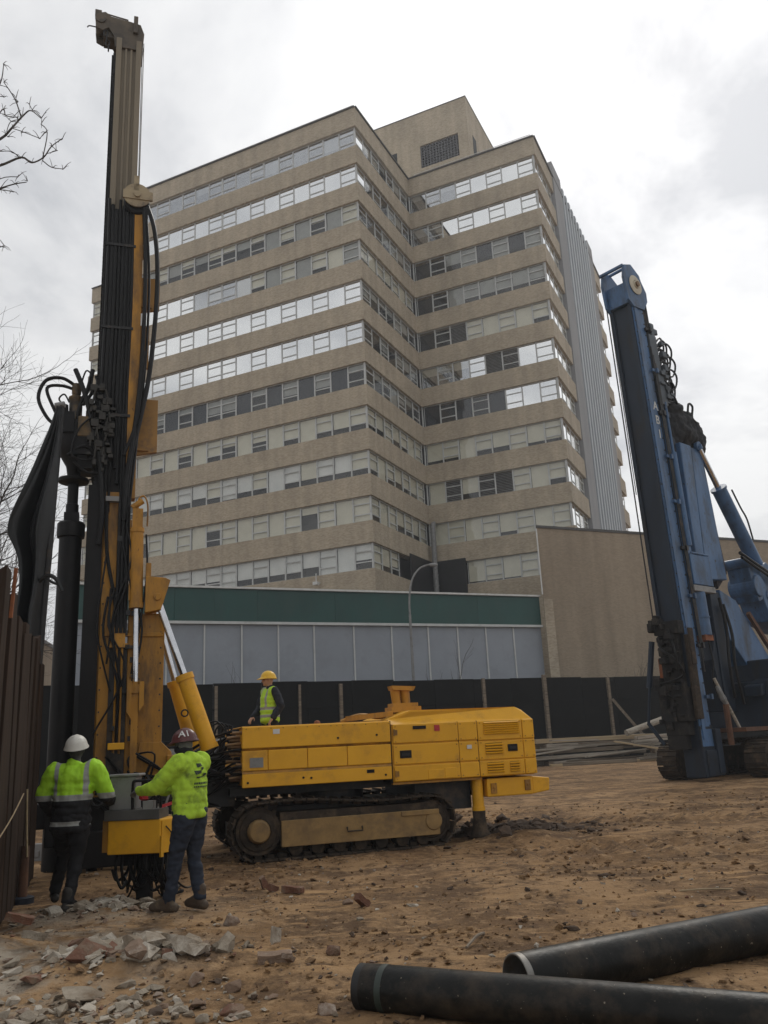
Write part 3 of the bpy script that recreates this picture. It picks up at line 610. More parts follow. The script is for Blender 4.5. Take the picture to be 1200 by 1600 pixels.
for i in range(5):
    for j in range(4): link('window', wmesh, fb, Matrix.Translation((-7 + 3.1 * i, 0, 1.2 + 3.2 * j)))

# ------------------------------------------------------------------ yellow drilling rig
RA = math.radians(18); RO = V(-2.44, 14.07, 0)
rig = thing('drilling_rig', 'yellow crawler drilling rig with a tall upright mast and long engine housing', 'drilling rig', RO, RA)
def crawler(parent, yc, w, x0, x1, r0, r1, nshoe, shoe_mat, hub_mat, frame_mat, plate=True, near=-1):
    """A track: side frame part with shoes, sprocket, idler and rollers as its pieces. x0/x1 wheel centres."""
    z0, z1 = r0, r1
    fr = MB(); fr.box(x0 + r0 * 0.75, x1 + 0.10, yc - w * 0.36, yc + w * 0.36, 0.20, 0.66)
    tr = fr.build('track', MUD, parent)
    if plate:
        p = MB(); p.prism([(x0 + 0.32, 0.19), (x1 + 0.10, 0.19), (x1 + 0.10, 0.56), (x0 + 0.32, 0.55)], yc + near * w * 0.40, yc + near * (w * 0.40 + 0.05), 'y')
        p.box(x0 + 2.15, x1 + 0.08, yc + near * (w * 0.40 + 0.05), yc + near * (w * 0.40 + 0.075), 0.49, 0.56)
        p.build('side_plate', frame_mat, tr, bevel=0.008)
        h = MB(); yy = yc + near * (w * 0.40 + 0.06)
        h.tube([(1.35, yy, 0.40), (1.35, yy - 0.03, 0.34), (1.58, yy - 0.03, 0.34), (1.58, yy, 0.40)], 0.012, 6, 1); h.build('step', MUD, tr)
    # belt path
    path = []
    n = 60
    top_sag = 0.02
    def circ(cx, cz, r, a0, a1, k):
        return [(cx + r * math.cos(a0 + (a1 - a0) * i / k), cz + r * math.sin(a0 + (a1 - a0) * i / k)) for i in range(k + 1)]
    ra, rb = r0 - 0.03, r1 - 0.03
    path += circ(x0, z0, ra, 1.5 * PI, 0.5 * PI, 14)
    m = 14
    for i in range(1, m):
        t = i / m; zz = (z0 + ra) * (1 - t) + (z1 + rb) * t + 0.03 * math.sin(t * PI * 2.2) ; path.append((x0 + (x1 - x0) * t, zz))
    path += circ(x1, z1, rb, 0.5 * PI, -0.5 * PI, 14)
    path.append(path[0])
    P = [Vector((a, b)) for a, b in path]; Ls = [0]
    for i in range(1, len(P)): Ls.append(Ls[-1] + (P[i] - P[i - 1]).length)
    tot = Ls[-1]; st = tot / nshoe
    sh = MB(); sh.box(-st * 0.46, st * 0.46, -w / 2, w / 2, -0.012, 0.014); sh.box(-st * 0.12, -st * 0.02, -w / 2, w / 2, 0.014, 0.045)
    sh.box(-st * 0.3, st * 0.3, -w * 0.18, -w * 0.08, -0.06, -0.012); sh.box(-st * 0.3, st * 0.3, w * 0.08, w * 0.18, -0.06, -0.012)
    me = sh.mesh('track_shoe', shoe_mat)
    j = 0
    for k in range(nshoe):
        s = k * st
        while j < len(Ls) - 2 and Ls[j + 1] < s: j += 1
        t = (s - Ls[j]) / max(Ls[j + 1] - Ls[j], 1e-6); q = P[j].lerp(P[j + 1], t); d = (P[j + 1] - P[j]).normalized()
        X = V(-d.x, 0, -d.y); N = V(d.y, 0, -d.x) * -1
        # outward normal: away from the loop's middle line
        c = V(min(max(q.x, x0), x1), 0, (z0 + z1) / 2); o = V(q.x, 0, q.y) - c
        if N.dot(o) < 0: N = -N
        Y = N.cross(X); M = Matrix((X, Y, N)).transposed().to_4x4(); M.translation = V(q.x, yc, q.y)
        link('track_shoe', me, tr, M)
    for nm, cx, r in (('sprocket', x0, r0), ('idler', x1, r1)):
        g = MB(); rr = r - 0.09; g.cur = 0
        g.lathe([(rr, -w * 0.30), (rr, w * 0.30)], (cx, yc, r), 26, (0, 1, 0))
        yy = near
        g.lathe([(rr * 0.86, 0), (rr * 0.80, 0.02), (rr * 0.55, 0.025), (rr * 0.54, 0.01)], (cx, yc + near * w * 0.30, r), 22, (0, near, 0)); g.cur = 1
        g.lathe([(rr * 0.52, 0), (rr * 0.50, 0.05), (rr * 0.48, 0.09), (rr * 0.40, 0.12), (0.02, 0.13)], (cx, yc + near * w * 0.30, r), 22, (0, near, 0)); g.cur = 0
        if nm == 'sprocket':
            for i in range(16):
                a = 2 * PI * i / 16; g.box(-0.03, 0.03, -0.05, 0.05, rr - 0.02, rr + 0.045, Matrix.Translation((cx, yc, r)) @ Matrix.Rotation(a, 4, 'Y'))
            for i in range(12):
                a = 2 * PI * i / 12; p = V(cx + math.cos(a) * rr * 0.56, yc + near * (w * 0.30 + 0.03), r + math.sin(a) * rr * 0.56); g.cyl(p, p + V(0, near * 0.025, 0), 0.016, n=6)
        g.build(nm, [MUD, hub_mat], tr, True)
    ro = MB()
    rm = MB().lathe([(0.06, -w * 0.3), (0.10, -w * 0.29), (0.10, -w * 0.12), (0.075, -w * 0.1), (0.075, w * 0.1), (0.10, w * 0.12), (0.10, w * 0.29), (0.06, w * 0.3)], (0, 0, 0), 14, (0, 1, 0)).mesh('roller', MUD, True)
    for i in range(7): link('roller', rm, tr, Matrix.Translation((x0 + 0.55 + (x1 - x0 - 0.7) * i / 6, yc, 0.155)))
    return tr
crawler(rig, -1.0, 0.5, 0.05, 2.72, 0.42, 0.39, 42, MUD, MUDY, MUDY)
crawler(rig, 1.0, 0.5, 0.05, 2.72, 0.42, 0.39, 42, MUD, MUDY, MUDY, near=1)
u = MB(); u.box(0.4, 2.6, -0.75, 0.75, 0.42, 0.72); u.cyl((1.4, 0, 0.7), (1.4, 0, 0.93), 0.55, n=28); u.box(-0.3, 3.6, -0.7, 0.7, 0.90, 1.02)
u.box(-1.3, -0.2, -0.45, 0.45, 0.75, 1.1); u.box(2.6, 3.55, -0.8, 0.8, 0.5, 0.95); u.box(-0.2, 2.7, -0.72, 0.72, 0.25, 0.45)  # last two boxes are added fill that darkens the gap underneath
u.build('undercarriage_frame_and_fill', STEEL, rig)
# housing in front of the engine, skinned in pressed panels
MB().box(-0.16, 2.11, -1.10, 1.05, 1.05, 1.885).build('housing', YEL, rig, bevel=0.02)
MB().box(-0.18, 2.12, -1.12, 1.08, 1.885, 1.905).build('housing_top', YEL, rig, bevel=0.008)
def panel(x0, x1, z0, z1, y=-1.135, nm='panel', m=None, bev=0.012): return MB().box(x0, x1, y, y + 0.05, z0, z1).build(nm, m or YEL, rig, bevel=bev)
panel(-0.18, 2.125, 1.585, 1.895, -1.14)
for a, b in ((-0.18, 0.20), (0.206, 0.80), (0.806, 1.42), (1.426, 2.125)): panel(a, b, 1.265, 1.552)
panel(-0.18, 2.125, 1.03, 1.225, -1.14)
MB().prism([(1.552, -1.115), (1.585, -1.14), (1.585, -1.10), (1.552, -1.09)], -0.18, 2.125, 'x').map(lambda p: V(p.x, p.z, p.y)).build('pressed_seam', YELD, rig)
MB().prism([(1.225, -1.14), (1.265, -1.115), (1.265, -1.09), (1.225, -1.10)], -0.18, 2.125, 'x').map(lambda p: V(p.x, p.z, p.y)).build('pressed_seam', YELD, rig)
MB().box(-0.07, 0.13, -1.145, -1.138, 1.31, 1.45).build('data_plate', GREY, rig)
bo = MB()
for x, z in ((-0.10, 1.10), (0.73, 1.13), (2.02, 1.10), (1.28, 1.68), (1.9, 1.70), (0.85, 1.12)): bo.cyl((x, -1.152, z), (x, -1.138, z), 0.017, n=8)
bo.build('bolts', BLK, rig)
# engine hood
hood = MB()
hood.prism([(2.15, 0.97), (4.60, 0.97), (4.64, 1.30), (4.62, 1.84), (4.50, 2.00), (4.38, 2.055), (2.55, 2.06), (2.15, 1.93)], -0.95, 0.95, 'y')
hood.prism([(2.15, 0.97), (4.60, 0.97), (4.64, 1.30), (4.62, 1.84), (2.15, 1.845)], -1.10, 1.05, 'y')
hood.build('engine_hood', YEL, rig, bevel=0.03)
ch = MB(); ch.add([V(2.15, -1.10, 1.845), V(4.62, -1.10, 1.84), V(4.50, -0.95, 2.0), V(4.38, -0.95, 2.055), V(2.55, -0.95, 2.06), V(2.15, -0.95, 1.93),
                   V(2.15, -0.9, 1.845), V(4.62, -0.9, 1.84)], [(0, 1, 2, 3, 4, 5), (0, 6, 7, 1), (1, 7, 2), (0, 5, 6), (7, 6, 5, 4, 3, 2)])
ch.build('hood_shoulder', YEL, rig)
for a, b in ((2.17, 3.268), (3.274, 3.60)):
    panel(a, b, 1.555, 1.845, -1.13, 'door_panel'); panel(a, b, 1.235, 1.535, -1.125, 'door_panel'); panel(a, b, 0.985, 1.215, -1.13, 'door_panel')
for a, b in ((3.61, 4.40), (4.41, 4.615)):
    panel(a, b, 1.54, 1.845, -1.128, 'rear_panel'); panel(a, b, 1.235, 1.525, -1.122, 'rear_panel'); panel(a, b, 0.985, 1.22, -1.128, 'rear_panel')
panel(2.72, 2.99, 0.995, 1.135, -1.138, 'small_cover', bev=0.006); panel(3.0, 3.2, 0.995, 1.15, -1.136, 'small_cover', bev=0.006)
MB().box(2.125, 2.15, -1.09, 1.0, 0.97, 1.9).build('seam_gap', BLK, rig)
MB().box(3.266, 3.276, -1.108, -1.09, 0.98, 1.85).build('seam_gap', BLK, rig)
MB().box(3.598, 3.612, -1.108, -1.09, 0.98, 1.85).build('seam_gap', BLK, rig)
MB().box(2.15, 3.62, -1.09, -1.0, 0.94, 0.97).build('sill_strip', YELD, rig)
def louv(x0, x1, z0, z1, n):
    MB().box(x0, x1, -1.131, -1.10, z0, z1).build('louver_recess', BLK, rig)
    l = MB()
    for i in range(n):
        z = z0 + (z1 - z0) * (i + 0.5) / n
        l.box(x0 - 0.005, x1 + 0.005, -0.02, 0.02, -0.010, 0.010, Matrix.Translation((0, -1.135, z)) @ Matrix.Rotation(0.5, 4, 'X'))
    l.build('louver', YEL, rig)
louv(3.72, 4.33, 1.63, 1.83, 6); louv(3.73, 4.02, 1.32, 1.49, 4); louv(3.74, 4.02, 1.03, 1.19, 4); louv(4.14, 4.30, 1.03, 1.19, 4)
for x, z, w, h in ((2.27, 1.33, 0.19, 0.115), (4.12, 1.35, 0.17, 0.11)):
    hd = MB(); hd.box(x, x + w, -1.140, -1.12, z, z + h); o = hd.build('door_latch', BLK, rig, bevel=0.006)
    MB().box(x + 0.03, x + w - 0.03, -1.152, -1.140, z + 0.035, z + 0.075).build('latch_handle', STEEL, o)
tl = MB(); tl.box(3.74, 4.55, -1.05, 0.95, 0.66, 0.94); tl.prism([(4.55, 0.66), (4.86, 0.70), (4.88, 0.90), (4.55, 0.94)], -1.02, 0.9, 'y')
tl.build('counterweight', YEL, rig, bevel=0.02)
for x, z in ((3.80, 0.80), (4.40, 0.82)):
    c = MB(); c.box(x, x + 0.10, -1.075, -1.05, z - 0.09, z + 0.07); c.cyl((x + 0.05, -1.09, z), (x + 0.05, -1.05, z), 0.022, n=8); c.build('lifting_lug', YELD, rig, bevel=0.005)
def jack(y):
    c = MB(); c.cyl((3.62, y, 0.48), (3.62, y, 1.0), 0.092, n=18); c.cyl((3.62, y, 0.46), (3.62, y, 0.52), 0.105, n=18)
    j = c.build('outrigger_jack', YEL, rig, True)
    MB().lathe([(0.08, 0.18), (0.08, 0.50)], (3.62, y, 0), 14).build('jack_rod', STEEL, j, True)
    MB().lathe([(0.15, 0.03), (0.17, 0.08), (0.12, 0.20), (0.10, 0.36), (0.105, 0.46)], (3.62, y, 0), 16).build('jack_foot', MUD, j, True)
jack(-0.92); jack(0.92)
ex = MB(); ex.box(2.38, 2.90, -0.48, -0.1, 2.05, 2.14); ex.box(2.42, 2.86, -0.44, -0.14, 2.14, 2.20)
for x in (2.53, 2.70): ex.cyl((x, -0.29, 2.18), (x - 0.02, -0.29, 2.44), 0.075, 0.085, n=14)
ex.prism([(2.44, 2.42), (2.80, 2.40), (2.84, 2.47), (2.42, 2.49)], -0.42, -0.16, 'y'); ex.build('exhaust_stack', YELD, rig, True)
dk = MB(); dk.box(1.45, 2.3, -0.6, 0.2, 1.9, 1.93)
dk.tube([(1.5, -0.5, 1.93), (1.8, -0.55, 2.02), (2.15, -0.5, 1.98), (2.35, -0.4, 2.05)], 0.035, 7)
dk.bar((1.55, -0.65, 1.97), (2.35, -0.6, 2.03), 0.06, 0.08); dk.build('deck_fittings', YELD, rig)
MB().lathe([(0.05, 0), (0.05, 0.03), (0.035, 0.05), (0.01, 0.06)], (1.05, -0.75, 1.905), 12).build('beacon', ORNG, rig, True)
MB().box(0.0, 1.6, 1.08, 1.75, 1.08, 1.13).build('catwalk', STEEL, rig)
ral = MB(); ral.tube([(4.62, 0.9, 0.95), (4.66, 0.9, 1.62), (4.7, 0.7, 1.7), (4.85, 0.5, 1.7), (4.9, 0.45, 0.9)], 0.02, 7); ral.build('grab_rail', WOODL, rig)
# stickers, hinges and rivets that break up the panels
for x, z, w, h, m in ((0.28, 1.78, 0.10, 0.07, WHITE), (1.72, 1.14, 0.12, 0.05, BLK), (2.86, 1.72, 0.09, 0.09, REDP), (3.40, 1.42, 0.08, 0.06, WHITE), (2.50, 1.76, 0.22, 0.05, BLK)):
    MB().box(x, x + w, -1.1455, -1.138, z, z + h).build('sticker', m, rig)
rv = MB()
for x in np.arange(-0.12, 2.1, 0.185): rv.cyl((x, -1.147, 1.865), (x, -1.138, 1.865), 0.009, n=6)
for x in (2.21, 3.23, 3.31, 3.56, 3.65, 4.36, 4.45, 4.58):
    for z in (1.02, 1.27, 1.50, 1.58, 1.81): rv.cyl((x, -1.138, z), (x, -1.125, z), 0.010, n=6)
rv.build('panel_rivets', YELD, rig)
for z in (1.10, 1.72):
    hg = MB(); hg.cyl((2.185, -1.145, z - 0.05), (2.185, -1.145, z + 0.05), 0.014, n=8); hg.box(2.185, 2.24, -1.142, -1.13, z - 0.04, z + 0.04); hg.build('door_hinge', YELD, rig)
# hydraulic hoses coming out of the housing front
RH = random.Random(4)
hz = MB()
for i in range(34):
    y = RH.uniform(-1.05, 0.6); z = RH.uniform(1.10, 1.85); e = V(RH.uniform(-1.35, -0.95), RH.uniform(-0.55, 0.3), RH.uniform(0.85, 1.45))
    s = V(-0.10, y, z); m = (s + e) / 2 + V(0, RH.uniform(-0.1, 0.1), RH.uniform(-0.28, 0.12))
    hz.tube([s, s + V(-0.18, 0, 0.0), m, e], RH.uniform(0.016, 0.028), 6, 5)
hz.build('hose_bundle', RUB, rig, True)
cpz = MB()
for i in range(14):
    y = -1.05 + RH.uniform(0, 0.3); z = 1.14 + 0.052 * i; L = RH.uniform(0.10, 0.25); cpz.cyl((-0.14, y, z), (-0.16 - L, y - 0.01, z + RH.uniform(-0.03, 0.02)), 0.028, 0.024, n=8)
cpz.build('hose_couplings', mat('coupling', (0.24, 0.14, 0.06), (0.15, 0.09, 0.045), 8, 0.5, metal=0.5, dirt=(0.04, 0.03, 0.02), dscale=6), rig, True)
lp = MB()
for k in range(4): lp.tube([(-0.7 + 0.1 * k, -0.2, 1.5), (-0.66 + 0.1 * k, -0.2, 1.9), (-0.45 + 0.08 * k, -0.25, 2.02 - 0.03 * k), (-0.28, -0.3, 1.75), (-0.25, -0.3, 1.4)], 0.014, 6)
lp.build('looped_hoses', RUB, rig, True)

# --- mast
ms = MB()
ms.box(-2.40, -1.94, -0.19, 0.28, 0.5, 14.75)                       # web
for a, b in ((-2.40, -2.30), (-2.04, -1.94)): ms.box(a, b, -0.26, -0.19, 0.5, 14.75)
ms.cur = 0
mast = ms.build('mast', TGREY, rig, bevel=0.006)
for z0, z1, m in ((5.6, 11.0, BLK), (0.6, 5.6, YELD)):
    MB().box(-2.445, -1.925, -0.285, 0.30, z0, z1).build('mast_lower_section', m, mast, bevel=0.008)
for x0, x1 in ((-2.235, -2.2), (-2.14, -2.105)): MB().box(x0, x1, -0.225, -0.19, 11.0, 14.7).build('mast_rail', TGREY, mast)
# dark hose pipes strapped to the near face of the lower mast
for i, x in enumerate((-2.39, -2.33, -2.27, -2.205, -2.14, -2.08, -2.02, -1.97)):
    h = MB(); h.tube([(x, -0.33, 11.15 - 0.12 * (i % 3)), (x + 0.01, -0.335, 9), (x - 0.005, -0.33, 7.2), (x + RH.uniform(-0.02, 0.02), -0.335, 6.1 - 0.25 * (i % 4))], 0.034 if i % 3 else 0.026, 7, 4); h.build('mast_hose', RUB, mast, True)
MB().box(-1.96, -1.80, -0.36, -0.16, 5.6, 10.95).build('mast_edge_strip', YELD, mast)
for z in (7.0, 8.6, 10.2): MB().box(-2.42, -1.92, -0.375, -0.29, z, z + 0.05).build('hose_clamp', STEEL, mast)
# rack and chain down the front edge
rk = MB(); n = 175
for i in range(n):
    z = 0.7 + 13.7 * i / n; rk.box(-2.475, -2.445 + (0.0 if z < 11 else 0.03), -0.20, -0.12, z, z + 0.045)
rk.box(-2.45, -2.40, -0.22, -0.10, 0.7, 14.4); kind(rk.build('feed_chain', BLK, mast), 'stuff')
ca = MB(); ca.tube([(-1.925, -0.2, 14.8), (-1.915, -0.2, 11.6)], 0.008, 5, 1); ca.tube([(-1.90, -0.16, 14.8), (-1.90, -0.18, 11.6)], 0.008, 5, 1); ca.build('lifting_cable', STEEL, mast)
# mast head
hd = MB()
hd.prism([(-2.42, 14.55), (-1.92, 14.55), (-1.90, 14.95), (-1.97, 15.15), (-2.15, 15.18), (-2.52, 15.22), (-2.62, 15.30), (-2.72, 15.26), (-2.80, 15.10), (-2.78, 14.92), (-2.66, 14.86), (-2.55, 14.95), (-2.46, 14.80)], -0.24, -0.18, 'y')
hd.prism([(-2.42, 14.55), (-1.92, 14.55), (-1.90, 14.95), (-1.97, 15.15), (-2.15, 15.18), (-2.52, 15.22), (-2.62, 15.30), (-2.72, 15.26), (-2.80, 15.10), (-2.78, 14.92), (-2.66, 14.86), (-2.55, 14.95), (-2.46, 14.80)], 0.12, 0.18, 'y')
hd.box(-2.64, -2.30, -0.18, 0.12, 14.78, 15.05); hd.box(-2.42, -1.94, -0.18, 0.12, 14.7, 15.1)
hd.cyl((-2.70, -0.26, 15.12), (-2.70, 0.2, 15.12), 0.10, n=14); hd.box(-2.81, -2.69, -0.22, -0.10, 15.2, 15.34); hd.box(-2.10, -2.02, -0.30, -0.16, 14.9, 15.28)
hd.tube([(-2.66, -0.2, 15.3), (-2.45, -0.22, 15.25), (-2.2, -0.2, 15.24)], 0.015, 6)
head = hd.build('mast_head', mat('crown_block', (0.12, 0.095, 0.065), (0.07, 0.058, 0.045), 3, 0.6, dirt=(0.03, 0.028, 0.025), dscale=4), mast, bevel=0.006)
chn = MB()
for i in range(4):
    c = V(-2.60 + 0.02 * i, -0.24, 14.80 - 0.11 * i); a = (i % 2) * PI / 2
    pts = [c + V(math.cos(t) * 0.035 * math.cos(a), math.cos(t) * 0.035 * math.sin(a), math.sin(t) * 0.07) for t in [2 * PI * k / 10 for k in range(11)]]
    chn.tube(pts, 0.013, 6, 1)
chn.tube([(-2.78, -0.24, 14.9), (-2.9, -0.26, 14.88), (-2.93, -0.26, 14.84)], 0.012, 5); chn.build('lifting_chain', STEEL, mast, True)
# hose sheave on the side of the mast
sh = MB(); C0 = V(-1.93, -0.42, 11.22)
sh.lathe([(0.20, 0.0), (0.235, 0.0), (0.235, 0.03), (0.20, 0.03)], C0, 28, (0, -1, 0))
sh.box(-2.17, -1.66, -0.47, -0.43, 11.13, 11.30); sh.box(-1.99, -1.90, -0.45, -0.38, 11.25, 11.62); sh.cyl(C0, C0 + V(0, -0.08, 0), 0.06, n=14)
sh.build('hose_sheave', mat('tan_paint', (0.36, 0.29, 0.18), (0.28, 0.22, 0.14), 4, 0.55, dirt=(0.13, 0.1, 0.07), dscale=4), mast, True)
MB().lathe([(0.20, 0.0), (0.225, 0.03), (0.225, 0.17), (0.20, 0.2)], C0 + V(0, 0.22, -0.12), 24, (0, -1, 0)).build('hose_drum', BLK, mast, True)
hb = MB()
hb.tube([(-1.75, -0.40, 11.05), (-1.62, -0.42, 10.6), (-1.55, -0.42, 9.9), (-1.55, -0.42, 9.0), (-1.63, -0.42, 7.8), (-1.75, -0.42, 7.0), (-1.88, -0.42, 6.3), (-1.93, -0.42, 5.6)], 0.040, 9)
hb.tube([(-1.80, -0.40, 11.0), (-1.745, -0.45, 9.6), (-1.76, -0.45, 8.0), (-1.84, -0.45, 6.8), (-1.95, -0.45, 5.9), (-1.96, -0.45, 5.2)], 0.036, 9)
hb.tube([(-1.77, -0.42, 11.0), (-1.68, -0.4, 9.6), (-1.70, -0.4, 8.0), (-1.80, -0.4, 6.6), (-1.90, -0.4, 5.3)], 0.022, 8)
hb.tube([(-1.72, -0.42, 8.2), (-1.80, -0.46, 7.0), (-2.0, -0.46, 6.3)], 0.026, 8)
hb.build('hanging_hoses', RUB, mast, True)
for z0, z1, w in ((9.15, 9.85, 0.44), (6.45, 7.5, 0.46), (8.0, 8.9, 0.28), (10.2, 10.5, 0.24)):
    b = MB(); b.prism([(-1.92, z0), (-1.92 + w, z0 + 0.10), (-1.92 + w, z1), (-1.92, z1)], 0.02, 0.10, 'y'); b.box(-1.92, -1.92 + w * 0.7, -0.02, 0.14, z0 + 0.1, z0 + 0.16); b.build('side_bracket', mat('ochre_plate', (0.36, 0.19, 0.04), (0.27, 0.145, 0.035), 2, 0.5, dirt=(0.15, 0.09, 0.04), dscale=3), mast)
MB().box(-2.25, -1.93, -0.44, -0.30, 5.52, 5.60).build('hose_bracket', GREY, mast)
# lower mast: dark front strip, yellow side plates, feed pipes
MB().box(-2.52, -2.28, -0.36, 0.1, 0.45, 5.8).build('guide_strip', BLK, mast)
MB().box(-2.26, -2.02, -0.34, -0.288, 0.6, 5.7).build('side_plate', YELD, mast, bevel=0.008)
MB().box(-2.015, -1.86, -0.40, -0.20, 3.4, 5.65).build('hose_tray', BLK, mast)
pp = MB()
for x in (-2.02, -1.96, -1.90): pp.tube([(x, -0.42, 5.6), (x, -0.43, 4.4), (x + 0.01, -0.43, 3.4)], 0.032, 7, 3)
pp.tube([(-2.23, -0.38, 5.6), (-2.2, -0.40, 4.7), (-2.05, -0.42, 3.9), (-2.0, -0.42, 3.4)], 0.03, 7)
pp.build('feed_hoses', RUB, mast, True)
vb = MB(); vb.box(-2.14, -1.84, -0.46, -0.30, 3.18, 3.24); vb.box(-2.06, -1.88, -0.44, -0.34, 3.24, 3.48); vb.box(-2.2, -1.8, -0.40, -0.30, 3.36, 3.4)
for x in (-2.0, -1.92): vb.cyl((x, -0.40, 1.6), (x, -0.40, 3.5), 0.018, n=8)
vb.build('valve_bracket', YELD, mast)
cl = MB(); cl.box(-2.10, -1.84, -0.36, -0.28, 1.2, 3.2); cl.build('lower_channel', STEEL, mast)
MB().box(-2.08, -1.84, -0.47, -0.36, 1.66, 1.76).build('clamp_block', YEL, mast, bevel=0.01)
# mast carrier, lift cylinder and two raking cylinders
kr = MB(); kr.box(-1.84, -1.72, -0.34, 0.3, 1.2, 5.0); kr.prism([(-1.70, 1.3), (-1.30, 1.3), (-1.28, 3.72), (-1.70, 3.72)], -0.33, 0.33, 'y')
kr.prism([(-1.72, 1.15), (-1.05, 1.15), (-1.15, 1.60), (-1.30, 1.75), (-1.62, 1.75)], -0.37, -0.33, 'y'); kr.prism([(-1.72, 1.15), (-1.05, 1.15), (-1.15, 1.60), (-1.30, 1.75), (-1.62, 1.75)], 0.33, 0.37, 'y')
kr.box(-1.72, -1.3, -0.36, -0.33, 3.35, 3.42)
carrier = kr.build('mast_carrier', YELD, rig, bevel=0.012)
MB().box(-1.22, -1.08, -0.48, -0.37, 1.22, 1.55).build('pivot_lug', YELD, carrier, bevel=0.02)
bk = MB(); bk.prism([(-1.60, 3.7), (-1.36, 3.75), (-1.22, 4.22), (-1.30, 4.26), (-1.60, 4.28)], -0.55, -0.30, 'y'); bk.cyl((-1.42, -0.58, 3.95), (-1.42, -0.26, 3.95), 0.06, n=14); bk.box(-1.60, -1.52, -0.52, -0.30, 4.2, 4.5)
bk.build('cylinder_bracket', YELD, carrier, bevel=0.01)
def ram(name, p0, p1, fr, rb, rr, parent, m=YEL):
    """barrel from p1 towards p0, chrome rod from its end to p0"""
    p0, p1 = Vector(p0), Vector(p1); mid = p1.lerp(p0, fr); d = (p0 - p1).normalized()
    b = MB(); b.cyl(p1, mid, rb, n=18); b.cyl(mid - d * 0.07, mid + d * 0.02, rb * 1.13, n=18); b.cyl(p1 - d * 0.02, p1 + d * 0.05, rb * 1.12, n=18)
    o = b.build(name, m, parent, True)
    MB().cyl(mid, p0, rr, n=16).build('rod', CHR, o, True)
    e = MB(); e.cyl(p0 - d * 0.10, p0 + d * 0.04, rr * 1.45, n=12); e.cyl(p0 + V(0, -0.06, 0), p0 + V(0, 0.06, 0), rr * 1.8, n=14); e.build('rod_eye', m, o, True)
    return o
ram('lift_cylinder', (-1.71, -0.47, 2.55), (-1.75, -0.47, 5.05), 0.50, 0.098, 0.045, rig, YELD)
ti = MB(); ti.box(-1.83, -1.67, -0.55, -0.42, 5.05, 5.38); ti.tube([(-1.75, -0.5, 5.38), (-1.74, -0.5, 5.55), (-1.66, -0.5, 5.6), (-1.60, -0.5, 5.45), (-1.60, -0.5, 5.1)], 0.014, 6); ti.tube([(-1.85, -0.47, 5.2), (-1.84, -0.5, 3.9)], 0.015, 6, 1)
ti.cyl((-1.84, -0.5, 5.40), (-1.68, -0.5, 5.52), 0.05, n=10); ti.build('cylinder_top_fitting', YELD, rig)
fk = MB(); fk.prism([(-1.83, 2.2), (-1.76, 2.1), (-1.76, 2.65), (-1.83, 2.7)], -0.55, -0.40, 'y'); fk.prism([(-1.65, 2.2), (-1.58, 2.3), (-1.58, 2.65), (-1.65, 2.65)], -0.55, -0.40, 'y'); fk.box(-1.76, -1.66, -0.50, -0.42, 1.3, 2.5); fk.build('clevis', YELD, rig)
ram('raking_cylinder', (-1.42, -0.44, 3.95), (-0.60, -0.62, 1.62), 0.47, 0.125, 0.055, rig)
ram('raking_cylinder', (-1.42, 0.44, 3.95), (-0.72, 0.62, 1.62), 0.47, 0.125, 0.055, rig)
ey = MB(); ey.tube([(-0.98 + 0.05 * math.cos(t), -0.66, 2.15 + 0.05 * math.sin(t)) for t in [k * 2 * PI / 10 for k in range(11)]], 0.012, 6, 1); ey.build('lifting_eye', STEEL, rig)
bt = MB()
for z in np.arange(1.5, 3.7, 0.24):
    for x in (-1.66, -1.34): bt.cyl((x, -0.345, z), (x, -0.325, z), 0.014, n=6)
for z in np.arange(0.9, 5.6, 0.33): bt.cyl((-2.23, -0.352, z), (-2.23, -0.335, z), 0.014, n=6)
for i in range(22):
    z = RH.uniform(1.3, 5.2); x = RH.choice([-1.80, -1.88, -2.05, -1.78]); bt.box(x, x + RH.uniform(0.03, 0.08), -0.46, -0.38, z, z + RH.uniform(0.03, 0.10))
bt.build('mast_fittings', STEEL, rig)
gh = MB()
for i in range(9):
    x = RH.uniform(-2.2, -1.6); z = RH.uniform(3.6, 5.2); gh.tube([(x, -0.46, z), (x + RH.uniform(-0.1, 0.1), -0.5, z - 0.6), (x + RH.uniform(-0.2, 0.2), -0.48, z - 1.3), (x + RH.uniform(-0.25, 0.25), -0.44, z - 2.2)], RH.uniform(0.012, 0.02), 6)
gh.build('mast_side_hoses', RUB, rig, True)
# tangle of hoses and shoe block at the foot of the mast
tg = MB()
for i in range(26):
    a = V(RH.uniform(-2.4, -1.5), RH.uniform(-0.7, -0.3), RH.uniform(0.9, 1.6)); b = V(RH.uniform(-1.6, -0.3), RH.uniform(-0.7, 0.0), RH.uniform(0.5, 1.3))
    tg.tube([a, a.lerp(b, 0.35) + V(RH.uniform(-0.2, 0.2), RH.uniform(-0.2, 0), RH.uniform(-0.3, 0.25)), a.lerp(b, 0.7) + V(0, RH.uniform(-0.25, 0), RH.uniform(-0.3, 0.2)), b], RH.uniform(0.014, 0.026), 6)
tg.build('hose_tangle', RUB, rig, True)
ft = MB(); ft.box(-2.9, -1.9, -0.45, 0.45, 0.35, 1.0); ft.box(-3.05, -2.5, -0.35, 0.35, 0.6, 0.95); ft.box(-2.6, -1.6, -0.6, -0.35, 0.05, 0.55); ft.cyl((-2.2, -0.4, 0), (-2.2, -0.4, 0.4), 0.12); ft.cyl((-2.2, 0.4, 0), (-2.2, 0.4, 0.4), 0.12)
ft.build('clamp_unit', BLK, rig, bevel=0.02)
